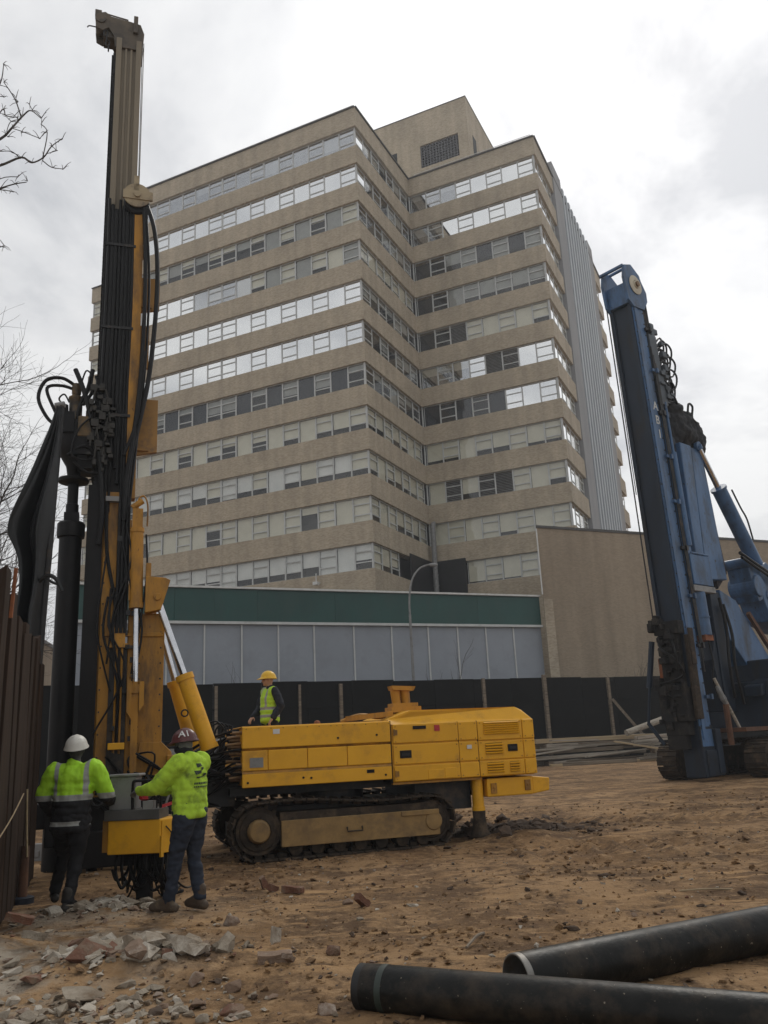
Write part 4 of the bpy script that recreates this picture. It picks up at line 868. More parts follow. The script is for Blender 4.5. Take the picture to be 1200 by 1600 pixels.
# --- rotary head on its carriage
YOK = mat('yellow_oily', (0.17, 0.10, 0.03), (0.11, 0.07, 0.026), 4, 0.5, dirt=(0.025, 0.02, 0.015), dscale=4, damt=(0.42, 0.62))
X0 = -2.77
rh = MB(); rh.box(-2.50, -2.44 + 0.02, -0.22, 0.22, 6.0, 7.5); rh.box(-2.62, -2.46, -0.30, 0.2, 6.45, 7.1)
cg = rh.build('head_carriage', STEEL, rig, bevel=0.01)
gb = MB(); gb.lathe([(0.10, 6.02), (0.13, 6.2), (0.22, 6.36), (0.30, 6.46), (0.31, 6.84), (0.24, 6.96), (0.14, 7.0)], (X0, 0, 0), 20); gb.box(X0 - 0.05, X0 + 0.36, -0.36, 0.25, 6.32, 6.62); gb.box(X0 - 0.24, X0 - 0.02, -0.34, -0.1, 6.7, 7.05); gb.box(X0 + 0.05, X0 + 0.36, -0.30, 0.2, 6.1, 6.4); gb.cyl((X0 - 0.18, -0.2, 6.9), (X0 - 0.2, -0.2, 7.2), 0.07)
gb.build('gearbox', BLK, cg, True)
mo = MB(); mo.box(X0 + 0.04, X0 + 0.26, -0.36, -0.10, 6.62, 6.98); mo.build('motor_block', YOK, cg, bevel=0.02)
mo2 = MB(); mo2.lathe([(0.09, 6.9), (0.12, 6.95), (0.12, 7.02), (0.105, 7.05), (0.105, 7.32), (0.12, 7.34), (0.12, 7.38), (0.06, 7.42), (0.075, 7.45), (0.075, 7.62), (0.02, 7.64)], (X0 - 0.02, -0.12, 0), 18); mo2.build('hydraulic_motor', YOK, cg, True)
hh = MB()
for pts, r in (([(X0 - 0.02, -0.12, 7.58), (X0 - 0.25, -0.16, 7.70), (X0 - 0.50, -0.2, 7.62), (X0 - 0.60, -0.2, 7.30), (X0 - 0.44, -0.22, 6.95), (X0 - 0.25, -0.22, 6.8)], 0.030),
               ([(X0 + 0.02, -0.12, 7.50), (X0 - 0.25, -0.12, 7.58), (X0 - 0.48, -0.16, 7.50), (X0 - 0.36, -0.18, 7.15), (X0 - 0.2, -0.2, 6.85)], 0.028),
               ([(X0 - 0.05, -0.22, 7.85), (X0 + 0.1, -0.30, 7.45), (X0 + 0.25, -0.36, 6.9), (X0 + 0.40, -0.42, 6.2), (X0 + 0.47, -0.44, 5.4), (X0 + 0.44, -0.42, 4.8)], 0.040),
               ([(X0 + 0.22, -0.1, 7.92), (X0 + 0.16, -0.14, 7.55), (X0 + 0.06, -0.2, 7.25), (X0 - 0.02, -0.2, 6.8)], 0.038),
               ([(X0 + 0.28, -0.1, 7.80), (X0 + 0.30, -0.2, 7.6), (X0 + 0.10, -0.28, 7.2)], 0.030),
               ([(X0 + 0.05, -0.2, 7.60), (X0 + 0.12, -0.2, 7.85), (X0 + 0.22, -0.2, 7.75), (X0 + 0.2, -0.2, 7.5)], 0.014),
               ([(X0 + 0.22, -0.3, 7.45), (X0 + 0.30, -0.3, 7.3), (X0 + 0.22, -0.32, 7.1)], 0.014),
               ([(X0 - 0.2, -0.2, 7.2), (X0 - 0.28, -0.22, 7.3), (X0 - 0.2, -0.24, 7.38), (X0 - 0.12, -0.22, 7.25)], 0.014),
               ([(X0 + 0.24, -0.4, 6.95), (X0 + 0.05, -0.42, 6.7), (X0 - 0.03, -0.4, 6.3), (X0 + 0.2, -0.4, 6.2), (X0 + 0.45, -0.38, 6.35)], 0.016),
               ([(X0, -0.3, 6.2), (X0 + 0.2, -0.34, 6.02), (X0 + 0.42, -0.34, 6.0)], 0.02),
               ([(X0 - 0.1, -0.3, 6.3), (X0 + 0.15, -0.38, 6.45), (X0 + 0.35, -0.36, 6.3)], 0.024),
               ([(X0 + 0.06, -0.1, 6.05), (X0 + 0.2, -0.1, 5.95), (X0 + 0.4, -0.2, 6.0)], 0.016)):
    hh.tube(pts, r, 8, 6)
hh.build('head_hoses', RUB, cg, True)
ds = MB(); ds.lathe([(0.10, 5.2), (0.10, 5.55), (0.085, 5.56), (0.085, 5.9), (0.235, 5.93), (0.245, 5.97), (0.235, 5.99), (0.09, 6.02), (0.09, 6.2)], (X0, 0, 0), 22); ds.box(X0 - 0.115, X0 + 0.115, -0.115, 0.115, 5.25, 5.4)
ds.build('drill_rod', BLK, rig, True)
vv = MB()
for i in range(46):
    x_, z_ = RH.uniform(-2.58, -2.22), RH.uniform(5.95, 7.45); vv.box(x_, x_ + RH.uniform(0.03, 0.12), -0.42 - RH.uniform(0, 0.08), -0.32, z_, z_ + RH.uniform(0.03, 0.13))
for i in range(14):
    x_, z_ = RH.uniform(-2.55, -2.2), RH.uniform(6.0, 7.3); vv.cyl((x_, -0.46, z_), (x_ + RH.uniform(-0.04, 0.04), -0.47, z_ + RH.uniform(0.08, 0.25)), 0.018, n=7)
vv.build('valve_stack', mat('valve_metal', (0.035, 0.032, 0.027), (0.02, 0.018, 0.015), 10, 0.5, metal=0.3, dirt=(0.10, 0.08, 0.05), dscale=9, damt=(0.56, 0.75)), cg, bevel=0.006)
# casing being drilled
cas = thing('steel_casing', 'thick black steel casing pipe standing upright in front of the drill mast', 'pipe', RO + Matrix.Rotation(RA, 3, 'Z') @ V(X0, 0, 0), RA)
MB().lathe([(0.175, -0.2), (0.175, 5.02)], (0, 0, 0), 30).build('tube', BLK, cas, True)
MB().lathe([(0.16, 4.98), (0.21, 5.0), (0.215, 5.03), (0.215, 5.22), (0.19, 5.25), (0.08, 5.25)], (0, 0, 0), 30).build('drive_collar', BLK, cas, True)

# ------------------------------------------------------------------ operator's control console
con = thing('control_console', 'yellow operator console with grey box, levers and guard hoops beside the mast', 'console', (-2.88, 10.2, gz(-2.88, 10.2)), 0.0)
cb = MB(); F = [(-0.40, -0.12), (0.20, -0.16), (0.47, 0.22), (-0.40, 0.30)]
cb.prism(F, 0.50, 0.86, 'z'); body = cb.build('yellow_box', YEL, con, bevel=0.012)
MB().box(-0.48, -0.40, -0.05, 0.30, 0.52, 0.86).build('side_flange', YELD, con)
tr = MB(); tr.prism([(-0.44, -0.14), (0.19, -0.17), (0.19, 0.25), (-0.44, 0.30)], 0.86, 0.97, 'z'); tr.build('grey_tray', mat('grey_dark', (0.09, 0.088, 0.085), (0.065, 0.063, 0.06), 4, 0.6), con, bevel=0.006)
gb_ = MB(); gb_.box(-0.40, -0.10, -0.10, 0.12, 0.97, 1.33); gb_.box(-0.42, -0.06, -0.12, 0.14, 1.33, 1.36); gb_.build('grey_cabinet', GREY, con, bevel=0.01)
MB().box(0.0, 0.12, -0.16, -0.05, 0.97, 1.06).build('grey_switch_box', GREY, con)
ho = MB(); ho.tube([(-0.12, -0.15, 0.98), (-0.12, -0.15, 1.24), (-0.08, -0.15, 1.28), (0.16, -0.15, 1.27), (0.20, -0.15, 1.22), (0.20, -0.15, 0.98)], 0.017, 8, 3); ho.build('guard_hoop', BLK, con, True)
for k, (x, c) in enumerate(((-0.04, REDP), (0.02, REDP), (0.07, BLK), (0.12, GREY), (0.16, BLK), (0.24, BLK), (0.30, REDP), (0.35, BLK))):
    y = -0.02 + 0.02 * (k % 3); l = MB(); l.cyl((x, y, 0.97), (x + 0.01, y - 0.02, 1.14), 0.009, n=6); lv = l.build('lever', STEEL, con)
    g = MB(); g.lathe([(0.012, 0), (0.024, 0.02), (0.026, 0.045), (0.012, 0.065)], (x + 0.01, y - 0.02, 1.12), 10); g.build('lever_knob', c, lv, True)
MB().lathe([(0.03, 0), (0.06, 0.02), (0.065, 0.08), (0.03, 0.11)], (0.0, -0.10, 1.06), 14).build('red_cap', REDP, con, True)
MB().bar((0.20, -0.14, 0.99), (0.48, 0.10, 1.07), 0.03, 0.03).build('red_rail', REDP, con)
ro_ = MB(); ro_.tube([(0.22, -0.05, 0.97), (0.30, 0.0, 1.2), (0.42, 0.08, 1.22), (0.48, 0.14, 1.1), (0.47, 0.16, 0.9)], 0.014, 7); ro_.tube([(0.18, -0.1, 1.25), (0.36, 0.02, 1.30)], 0.022, 8, 1); ro_.build('guard_rail', GREY, con, True)
for x, y in ((0.36, 0.08), (0.40, 0.13)): MB().cyl((x, y, 0.86), (x, y, 1.08), 0.012, n=8).build('yellow_post', YEL, con)
Mf = Matrix.Translation((0.20, -0.16, 0)) @ Matrix.Rotation(math.atan2(0.38, 0.27), 4, 'Z')
dr = MB(); dr.box(0.02, 0.44, -0.012, -0.002, 0.50, 0.84, Mf); dr.build('door_plate', YEL, con)
dh = MB(); dh.box(0.0, 0.035, -0.03, 0.0, 0.46, 0.68, Mf); dh.build('door_hinge', YEL, con)
dl = MB(); dl.tube([Mf @ V(0.06, -0.03, 0.78), Mf @ V(0.14, -0.035, 0.70), Mf @ V(0.20, -0.035, 0.60)], 0.008, 6, 2); dl.cyl(Mf @ V(0.20, -0.05, 0.59), Mf @ V(0.20, -0.01, 0.59), 0.02, n=8); dl.build('latch', STEEL, con)
MB().box(0.36, 0.45, -0.02, -0.013, 0.62, 0.70, Mf).build('label_plate', WHITE, con)
pd = MB(); pd.box(-0.12, 0.04, 0.06, 0.22, -0.1, 0.50); pd.box(-0.3, 0.25, 0.1, 0.3, 0.35, 0.50); pd.build('pedestal', BLK, con, bevel=0.02)
ch_ = MB()
for i in range(40):
    a = V(RH.uniform(-0.35, 0.3), RH.uniform(-0.05, 0.25), 0.50); b = a + V(RH.uniform(-0.25, 0.3), RH.uniform(-0.1, 0.5), 0); b.z = RH.uniform(0.0, 0.35)
    ch_.tube([a, a + V(0, -0.05, -0.18), a.lerp(b, 0.6) + V(0, -0.05, -0.18), b], RH.uniform(0.009, 0.018), 6)
ch_.build('console_hoses', RUB, con, True)

# ------------------------------------------------------------------ helpers that turn a sighting into a place
def ray(px, py): return (Rw @ V(px - 600.0, 800.0 - py, -FPX)).normalized()
def at(px, py, d):
    r = ray(px, py); return V(0, 0, CAM_H) + r * (d / math.hypot(r.x, r.y))
def gnd(px, py):
    r = ray(px, py); p = V(0, 0, CAM_H) + r * (-CAM_H / r.z); p.z = gz(p.x, p.y); return p

# ------------------------------------------------------------------ blue pile-driving rig
BO = V(9.0, 26.55, 0); BRA = math.radians(41)
blue = thing('piling_rig', 'blue leader piling rig with a tall dark mast standing at the back', 'piling rig', BO, BRA)
TL = lambda p: V(p.x, p.y + 0.024 * (p.z - 4), p.z)
def bl(mb, name, m, parent=None, smooth=False, bevel=0.0, tilt=True):
    if tilt: mb.map(TL)
    return mb.build(name, m, parent or blue, smooth, bevel)
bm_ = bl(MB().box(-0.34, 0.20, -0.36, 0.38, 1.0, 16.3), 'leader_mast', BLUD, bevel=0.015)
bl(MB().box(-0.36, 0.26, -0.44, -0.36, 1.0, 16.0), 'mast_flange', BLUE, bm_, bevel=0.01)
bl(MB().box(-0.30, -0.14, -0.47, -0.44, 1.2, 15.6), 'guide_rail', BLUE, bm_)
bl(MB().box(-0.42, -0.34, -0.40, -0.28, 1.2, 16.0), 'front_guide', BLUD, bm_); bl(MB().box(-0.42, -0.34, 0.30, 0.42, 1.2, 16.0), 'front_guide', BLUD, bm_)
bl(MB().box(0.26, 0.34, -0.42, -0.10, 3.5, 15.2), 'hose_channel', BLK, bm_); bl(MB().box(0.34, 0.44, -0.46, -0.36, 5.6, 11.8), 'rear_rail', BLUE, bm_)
c = MB(); c.tube([(-0.52, 0.46, 16.2), (-0.50, 0.50, 4.6)], 0.022, 6, 1); c.tube([(-0.46, 0.40, 16.2), (-0.46, 0.44, 9.0)], 0.014, 6, 1); bl(c, 'mast_cable', STEEL, bm_)
R5 = random.Random(8)
fbm_ = MB()
for z in np.arange(1.6, 15.6, 0.42):
    for x in (-0.31, 0.20): fbm_.cyl((x, -0.455, z), (x, -0.438, z), 0.028, n=6)
bl(fbm_, 'flange_bolts', STEEL, bm_)
for z in np.arange(2.4, 15.2, 1.55):
    g_ = MB(); g_.box(0.16, 0.46, -0.52, -0.40, z, z + 0.10); g_.box(0.34, 0.44, -0.58, -0.50, z - 0.03, z + 0.13); bl(g_, 'pipe_clamp', BLUE if R5.random() < 0.5 else STEEL, bm_)
g_ = MB()
for k, x in enumerate((0.30, 0.37, 0.43)): g_.tube([(x, -0.50, 3.2 + 0.4 * k), (x + 0.01, -0.50, 8.0), (x, -0.50, 14.2 - 0.3 * k)], 0.026, 7, 3)
bl(g_, 'mast_pipes', STEEL, bm_, True)
g_ = MB(); g_.cyl((0.62, -0.50, 7.2), (0.62, -0.50, 10.4), 0.10, n=14); g_.cyl((0.62, -0.50, 10.4), (0.62, -0.50, 12.2), 0.05, n=12); bl(g_, 'crowd_cylinder', BLUE, bm_, True)
# head with sheave
hp = [(-0.62, 15.75), (-0.34, 15.55), (0.30, 15.6), (0.58, 16.0), (0.60, 16.35), (0.36, 16.75), (0.30, 16.95), (-0.15, 17.25), (-0.58, 17.1), (-0.70, 16.6)]
h = MB(); h.prism(hp, -0.50, -0.40, 'y'); h.prism(hp, 0.36, 0.46, 'y'); h.box(-0.5, 0.4, -0.40, 0.36, 15.7, 16.5); h.bar((-0.56, -0.45, 17.1), (-0.70, 0.42, 17.0), 0.1, 0.1); h.bar((-0.15, -0.45, 17.22), (-0.15, 0.42, 17.2), 0.1, 0.08)
hd2 = bl(h, 'mast_head', BLUE, bm_, bevel=0.015)
bl(MB().lathe([(0.34, 0), (0.36, 0.03), (0.30, 0.05), (0.16, 0.05), (0.14, 0.02), (0.12, 0.08), (0.02, 0.09)], (-0.08, -0.50, 16.45), 26, (0, -1, 0)), 'sheave', mat('sheave_nylon', (0.52, 0.47, 0.36), (0.42, 0.38, 0.30), 4, 0.6), hd2, True)
bl(MB().lathe([(0.10, 0), (0.10, 0.12), (0.02, 0.13)], (-0.08, -0.52, 16.45), 16, (0, -1, 0)), 'sheave_hub', MATS['coupling'], hd2, True)
r = MB()
for x in (0.34, 0.46, 0.58): r.cyl((x, -0.40, 14.2), (x - 0.02, -0.40, 15.95), 0.035, n=8)
bl(r, 'tension_rods', STEEL, bm_)
v = MB(); v.box(0.30, 0.75, -0.50, 0.1, 13.1, 14.7); v.box(0.62, 1.15, -0.42, 0.0, 12.3, 13.7); v.box(0.45, 0.80, -0.52, -0.1, 12.1, 13.2); v.box(0.55, 0.75, -0.48, -0.35, 14.6, 15.2); v.box(0.62, 0.98, -0.46, -0.38, 14.85, 15.05)
for i in range(14):
    x, z = R5.uniform(0.4, 1.1), R5.uniform(12.2, 14.7); v.box(x, x + R5.uniform(0.1, 0.25), -0.58, -0.42, z, z + R5.uniform(0.08, 0.25))
bl(v, 'valve_manifold', mat('manifold', (0.07, 0.085, 0.10), (0.045, 0.052, 0.06), 3, 0.5, metal=0.3), bm_, bevel=0.015)
lh = MB()
for i in range(18):
    z = 12.9 + 0.10 * i; o = R5.uniform(0.45, 0.95); y = -0.4 + 0.05 * (i % 5)
    lh.tube([(0.9, y, z - 0.1), (1.0 + o * 0.6, y, z + 0.30), (1.0 + o, y, z + 0.1), (0.95 + o * 0.7, y, z - 0.45), (0.85, y, z - 0.5)], 0.034, 6, 6)
for i in range(9):
    y = -0.42 + 0.06 * i; x = 0.85 + 0.05 * i
    lh.tube([(x - 0.05, y, 13.2 + 0.04 * i), (x + 0.35 + 0.03 * i, y, 13.0), (x + 0.75 + 0.02 * i, y - 0.02, 12.3), (1.75 + 0.06 * i, y, 11.9)], 0.036, 6, 6)
lh.tube([(2.2, -0.4, 12.1), (2.3, -0.45, 12.55), (2.55, -0.45, 12.5), (2.5, -0.4, 12.1), (2.75, -0.4, 11.95)], 0.04, 7, 6)
bl(lh, 'hose_loops', RUB, bm_, True)
TMP = bpy.data.scenes.new('tmp')
def tmp_dg():
    with bpy.context.temp_override(scene=TMP, view_layer=TMP.view_layers[0]):
        d = bpy.context.evaluated_depsgraph_get(); d.update(); return d
def _sph(nu=18, nv=11):
    vs = [V(0, 0, -1)] + [V(math.cos(2 * PI * i / nu) * math.cos(t), math.sin(2 * PI * i / nu) * math.cos(t), math.sin(t)) for t in [-PI / 2 + PI * j / nv for j in range(1, nv)] for i in range(nu)] + [V(0, 0, 1)]
    fs = [(0, 1 + (i + 1) % nu, 1 + i) for i in range(nu)]
    for j in range(nv - 2): fs += [(1 + j * nu + i, 1 + j * nu + (i + 1) % nu, 1 + (j + 1) * nu + (i + 1) % nu, 1 + (j + 1) * nu + i) for i in range(nu)]
    L = 1 + (nv - 1) * nu; return vs, fs + [(L, L - nu + i, L - nu + (i + 1) % nu) for i in range(nu)]
SPH = _sph()
def blob(prims, voxel=0.015, it=6, fac=0.5, disp=0.0, dscale=12.0, stretch=(1, 1, 1), name='blob', floor=None):
    """union of tapered limbs and ellipsoids as one continuous skin"""
    mb = MB()
    def ell(c, rad, q=None):
        M = Matrix.Translation(c) @ (q.to_matrix().to_4x4() if q else Matrix()) @ Matrix.Diagonal((*rad, 1)); mb.add([M @ p for p in SPH[0]], SPH[1])
    for p in prims:
        if p[0] == 'e': ell(Vector(p[1]), p[2], p[3] if len(p) > 3 else None)
        else:
            a, b, ra, rb = Vector(p[1]), Vector(p[2]), p[3], p[4]; ell(a, (ra,) * 3); ell(b, (rb,) * 3)
            if (b - a).length > 1e-5: mb.cyl(a, b, ra, rb, n=18)
    me = bpy.data.meshes.new(name); me.from_pydata(mb.v, [], mb.f)
    o = bpy.data.objects.new('tmp', me); TMP.collection.objects.link(o)
    m = o.modifiers.new('r', 'REMESH'); m.mode = 'VOXEL'; m.voxel_size = voxel
    s = o.modifiers.new('s', 'SMOOTH'); s.factor = fac; s.iterations = it
    dg = tmp_dg(); out = bpy.data.meshes.new_from_object(o.evaluated_get(dg)); out.name = name
    bpy.data.objects.remove(o); bpy.data.meshes.remove(me); out.materials.clear()
    nv_ = len(out.vertices); co_ = np.empty(nv_ * 3); out.vertices.foreach_get('co', co_); co_ = co_.reshape(-1, 3)
    if disp:
        no_ = np.empty(nv_ * 3); out.vertex_normals.foreach_get('vector', no_); no_ = no_.reshape(-1, 3); sx_, sy_, sz_ = (dscale * k for k in stretch)
        dd_ = np.array([noise.fractal((x_ * sx_, y_ * sy_, z_ * sz_), 0.8, 2.0, 3) for x_, y_, z_ in co_.tolist()]); co_ = co_ + no_ * (dd_ * disp)[:, None]
    if floor is not None: co_[:, 2] = np.where(co_[:, 2] < floor, floor + (co_[:, 2] - floor) * 0.12, co_[:, 2])
    out.vertices.foreach_set('co', co_.ravel())
    out.polygons.foreach_set('use_smooth', [True] * len(out.polygons)); out.update()
    return out
bme = blob([('e', (1.9, -0.05, 11.6), (1.0, 0.55, 0.75)), ('e', (2.75, 0.0, 11.45), (0.8, 0.5, 0.75)), ('e', (1.6, -0.1, 12.2), (0.5, 0.4, 0.4)), ('e', (1.2, 0, 11.2), (0.7, 0.35, 0.6)), ('e', (2.4, -0.1, 12.15), (0.45, 0.3, 0.3))], 0.05, 3, disp=0.09, dscale=2.6)
bme.materials.append(mat('greasy_bundle', (0.014, 0.015, 0.018), (0.010, 0.010, 0.012), 2.5, 0.7, spec=0.2, dirt=(0.03, 0.028, 0.026), dscale=3, bump=0.5))
link('hose_bundle', bme, blue).location = (0, 0.18, 0)
s = MB(); s.box(0.45, 1.5, -0.30, 0.40, 9.0, 12.0); s.box(0.40, 1.0, -0.42, -0.30, 11.75, 11.95); bl(s, 'slide_frame', BLUD, bm_, bevel=0.02)
s = MB(); s.box(0.50, 0.86, -0.44, -0.2, 5.9, 10.9); bl(s, 'slide_beam', BLUE, bm_, bevel=0.03)
s = MB(); s.prism([(1.00, 6.7), (1.50, 6.7), (1.90, 10.9), (1.20, 10.9)], -0.48, 0.1, 'y'); bl(s, 'slide_beam', BLUE, bm_, bevel=0.03)
s = MB(); s.prism([(1.62, 6.2), (2.95, 6.3), (2.75, 10.9), (2.05, 10.9)], -0.40, 0.2, 'y'); bl(s, 'slide_beam', BLUE, bm_, bevel=0.03)
s = MB(); s.prism([(2.6, 6.0), (3.4, 6.6), (3.15, 9.0), (2.92, 10.4), (2.6, 10.2)], -0.2, 0.3, 'y'); bl(s, 'slide_back', mat('dark_maroon', (0.03, 0.022, 0.025), (0.02, 0.016, 0.02), 2, 0.6), bm_)
s = MB(); s.box(0.55, 1.75, -0.52, 0.2, 5.95, 6.95); s.box(0.60, 1.70, -0.55, -0.5, 6.95, 7.02); bl(s, 'motor_box', BLUE, bm_, bevel=0.03)
s = MB(); s.box(0.42, 1.75, -0.56, 0.3, 5.72, 5.92); bl(s, 'slide_lip', GREY, bm_, bevel=0.02)
s = MB(); s.cyl((0.95, -0.2, 4.35), (0.95, -0.2, 5.75), 0.36, n=22); s.cyl((0.95, -0.2, 4.9), (0.95, -0.2, 4.95), 0.38, n=22); bl(s, 'drive_cylinder', BLUE, bm_, True)
s = MB(); s.box(0.72, 1.18, -0.5, 0.1, 4.18, 4.36); bl(s, 'orange_clamp', ORNG, bm_)
for k, (x, z) in enumerate(((0.98, 4.0),)):
    s = MB(); s.tube([(1.0, -0.4, 4.2), (1.02, -0.45, 3.5), (0.9, -0.4, 3.0), (1.05, -0.4, 2.4)], 0.025, 6); bl(s, 'loose_hose', RUB, bm_)
ram('stay_cylinder', (2.50, -0.25, 11.0), (5.45, -0.25, 7.0), 0.66, 0.25, 0.10, blue, BLUE)
s = MB(); s.tube([(3.95, -0.5, 9.6), (4.35, -0.52, 9.0), (4.7, -0.52, 8.6), (4.95, -0.5, 7.9)], 0.03, 6); s.build('stay_hose', RUB, blue, True)
# boom and knuckle behind the mast
s = MB(); s.prism([(3.85, 6.95), (4.1, 7.10), (4.5, 6.9), (4.75, 6.2), (4.55, 5.7), (4.25, 5.6), (4.0, 6.0)], -0.70, 0.1, 'y'); s.cyl((4.3, -0.78, 6.15), (4.3, 0.2, 6.15), 0.38, n=24); s.cyl((3.9, -0.75, 6.95), (3.9, 0.2, 6.95), 0.18, n=18)
s.build('boom_knuckle', BLUE, blue, False, 0.03)
s = MB(); s.prism([(4.8, 6.8), (5.4, 7.1), (8.0, 5.6), (8.0, 4.6), (6.2, 4.7), (5.1, 5.0), (4.75, 5.8)], -0.62, 0.3, 'y'); s.cyl((5.15, -0.66, 5.9), (5.15, -0.5, 5.9), 0.17, n=18); s.build('boom_arm', BLUE, blue, False, 0.03)
s = MB(); s.tube([(3.3, -0.75, 7.2), (4.2, -0.8, 6.9), (5.2, -0.78, 6.65), (6.5, -0.7, 6.4)], 0.06, 8); s.tube([(3.3, -0.78, 7.05), (4.2, -0.82, 6.75), (5.2, -0.8, 6.5), (6.5, -0.7, 6.2)], 0.05, 8); s.build('boom_hoses', RUB, blue, True)
s = MB(); s.prism([(2.1, 5.9), (3.1, 5.6), (6.6, 1.9), (5.2, 1.6), (2.3, 4.3)], -0.45, 0.3, 'y'); s.build('lower_link', BLUE, blue, False, 0.03)
MB().bar((3.7, -0.5, 5.2), (6.8, -0.5, 2.2), 0.12, 0.14).build('link_bar', RUST, blue)
s = MB(); s.box(1.55, 2.15, -0.4, 0.3, 2.0, 5.8); s.prism([(1.2, 3.6), (1.6, 4.6), (1.6, 2.2), (1.5, 2.0)], -0.35, 0.2, 'y'); s.build('rear_strut', BLUD, blue, False, 0.02)
s = MB(); s.tube([(1.9, -0.5, 5.6), (2.0, -0.55, 4.6), (1.85, -0.55, 3.6), (1.95, -0.5, 2.4)], 0.05, 7); s.tube([(2.1, -0.5, 5.4), (2.2, -0.6, 4.4), (2.1, -0.6, 3.4), (2.3, -0.6, 2.2)], 0.05, 7); s.build('strut_hoses', RUB, blue, True)
s = MB(); s.box(2.6, 7.6, -1.35, 1.35, 1.35, 2.9); s.box(3.2, 7.6, -1.3, 1.3, 2.9, 3.6); s.prism([(2.4, 2.4), (4.4, 3.15), (4.4, 3.35), (2.4, 2.75)], -1.2, -0.6, 'y'); s.build('machine_body', BLUD, blue, False, 0.05)
s = MB(); s.box(1.0, 3.7, -1.2, -0.35, 1.38, 1.50); s.build('deck_plate', RUST, blue)
s = MB(); s.tube([(2.0, -0.8, 1.05), (2.6, -0.9, 1.2), (3.3, -0.95, 1.05), (3.8, -0.95, 0.85)], 0.05, 7); s.tube([(2.6, -1.0, 1.0), (3.2, -1.05, 0.7), (4.0, -1.05, 0.75)], 0.06, 7); s.build('deck_hoses', RUB, blue, True)
for y, nr in ((1.05, 1), (-1.15, -1)):
    t = crawler(blue, 0, 0.5, 0, 3.6, 0.42, 0.42, 46, MATS['muddy_steel'], MUD, MUD, plate=False, near=nr)
    t.scale = (1.35, 1.35, 1.35); t.location = (0.62 if y > 0 else 1.9, y, 0)
# clamp block, pile guide and foot at the bottom of the mast
s = MB(); s.box(-0.72, -0.36, -0.42, 0.42, 4.35, 4.75); s.box(-0.62, -0.36, -0.30, 0.36, 2.9, 4.4); s.box(-0.78, -0.36, -0.42, 0.50, 1.75, 2.75); s.box(-0.74, -0.40, -0.34, 0.42, 1.35, 1.75); s.box(-0.75, -0.45, -0.2, 0.4, 0.95, 1.35)
for i in range(60):
    y, z = R5.uniform(-0.45, 0.42), R5.uniform(1.5, 4.7); s.box(-0.98 + R5.uniform(0, 0.2), -0.6, y, y + R5.uniform(0.04, 0.22), z, z + R5.uniform(0.04, 0.3))
s.build('clamp_block', mat('muddy_dark', (0.016, 0.016, 0.017), (0.026, 0.024, 0.022), 3, 0.8, spec=0.15, dirt=(0.05, 0.042, 0.034), dscale=4, bump=0.4), blue, False, 0.02)
s = MB(); s.box(-0.56, -0.22, -0.60, -0.48, 1.8, 4.3); s.box(-0.50, -0.25, -0.64, -0.58, 3.4, 4.5); s.build('guide_plate', MUD, blue, False, 0.02)
s = MB(); s.tube([(-0.7, 0.3, 4.3), (-0.95, 0.1, 3.9), (-0.98, -0.3, 3.6), (-0.8, -0.45, 3.1), (-0.85, 0.2, 2.9), (-0.8, 0.6, 3.0)], 0.035, 7); s.tube([(-0.8, -0.2, 4.2), (-1.0, -0.4, 3.7), (-0.85, -0.3, 3.2)], 0.03, 7); s.build('clamp_hoses', RUB, blue, True)
s = MB(); s.box(-0.40, 0.35, -0.50, 0.15, 0.12, 1.60); s.box(-0.25, 0.62, -0.55, -0.2, 0.15, 0.9); s.box(0.3, 0.6, -0.6, -0.45, 0.2, 1.5); s.build('mast_foot', BLUD, blue, False, 0.03)
s = MB(); s.tube([(-0.6, 0.60, 4.2), (-0.75, 0.80, 2.8)], 0.09, 8, 1); s.tube([(-0.75, 0.75, 3.0), (-0.8, 0.95, 1.7)], 0.045, 8, 1); s.tube([(-0.8, 0.95, 1.75), (-0.7, 0.55, 1.1)], 0.06, 8, 1); s.build('stabiliser_strut', BLUD, blue, True)
MB().box(-0.58, -0.48, 0.36, 0.48, 2.75, 3.65).build('orange_guard', ORNG, blue)
s = MB(); s.tube([(0.75, -0.55, 3.0), (1.3, -0.85, 1.5)], 0.05, 7, 1); s.build('drain_hose', WOODG, blue, True)
MB().lathe([(0.05, -0.1), (0.07, 0.0), (0.10, 0.12), (0.075, 0.3), (0.085, 0.4), (0.055, 0.55)], (0.98, -0.68, 2.25), 8, (-0.3, 0.15, 0.8)).build('wrapped_rag', GREY, blue)
MB().cyl((0.85, -0.75, 1.0), (0.85, -0.75, 2.2), 0.09, n=10).build('steel_post', RUST, blue)
def text_mesh(txt, size, m, name='lettering', depth=0.004):
    cu = bpy.data.curves.new(name, 'FONT'); cu.body = txt; cu.size = size; cu.align_x = 'CENTER'; cu.align_y = 'CENTER'; cu.extrude = depth; cu.offset = size * 0.012
    o = bpy.data.objects.new('tmp', cu); TMP.collection.objects.link(o); dg = tmp_dg()
    me = bpy.data.meshes.new_from_object(o.evaluated_get(dg)); me.name = name; bpy.data.objects.remove(o); me.materials.clear(); me.materials.append(m); return me
for ch_t, z in (('A', 11.95), ('B', 11.45), ('I', 10.95)):
    me = text_mesh(ch_t, 0.42, WHITE); M = Matrix.Translation(TL(V(0.06, -0.448, z))) @ Matrix.Rotation(PI / 2, 4, 'X'); link('lettering', me, bm_, M)

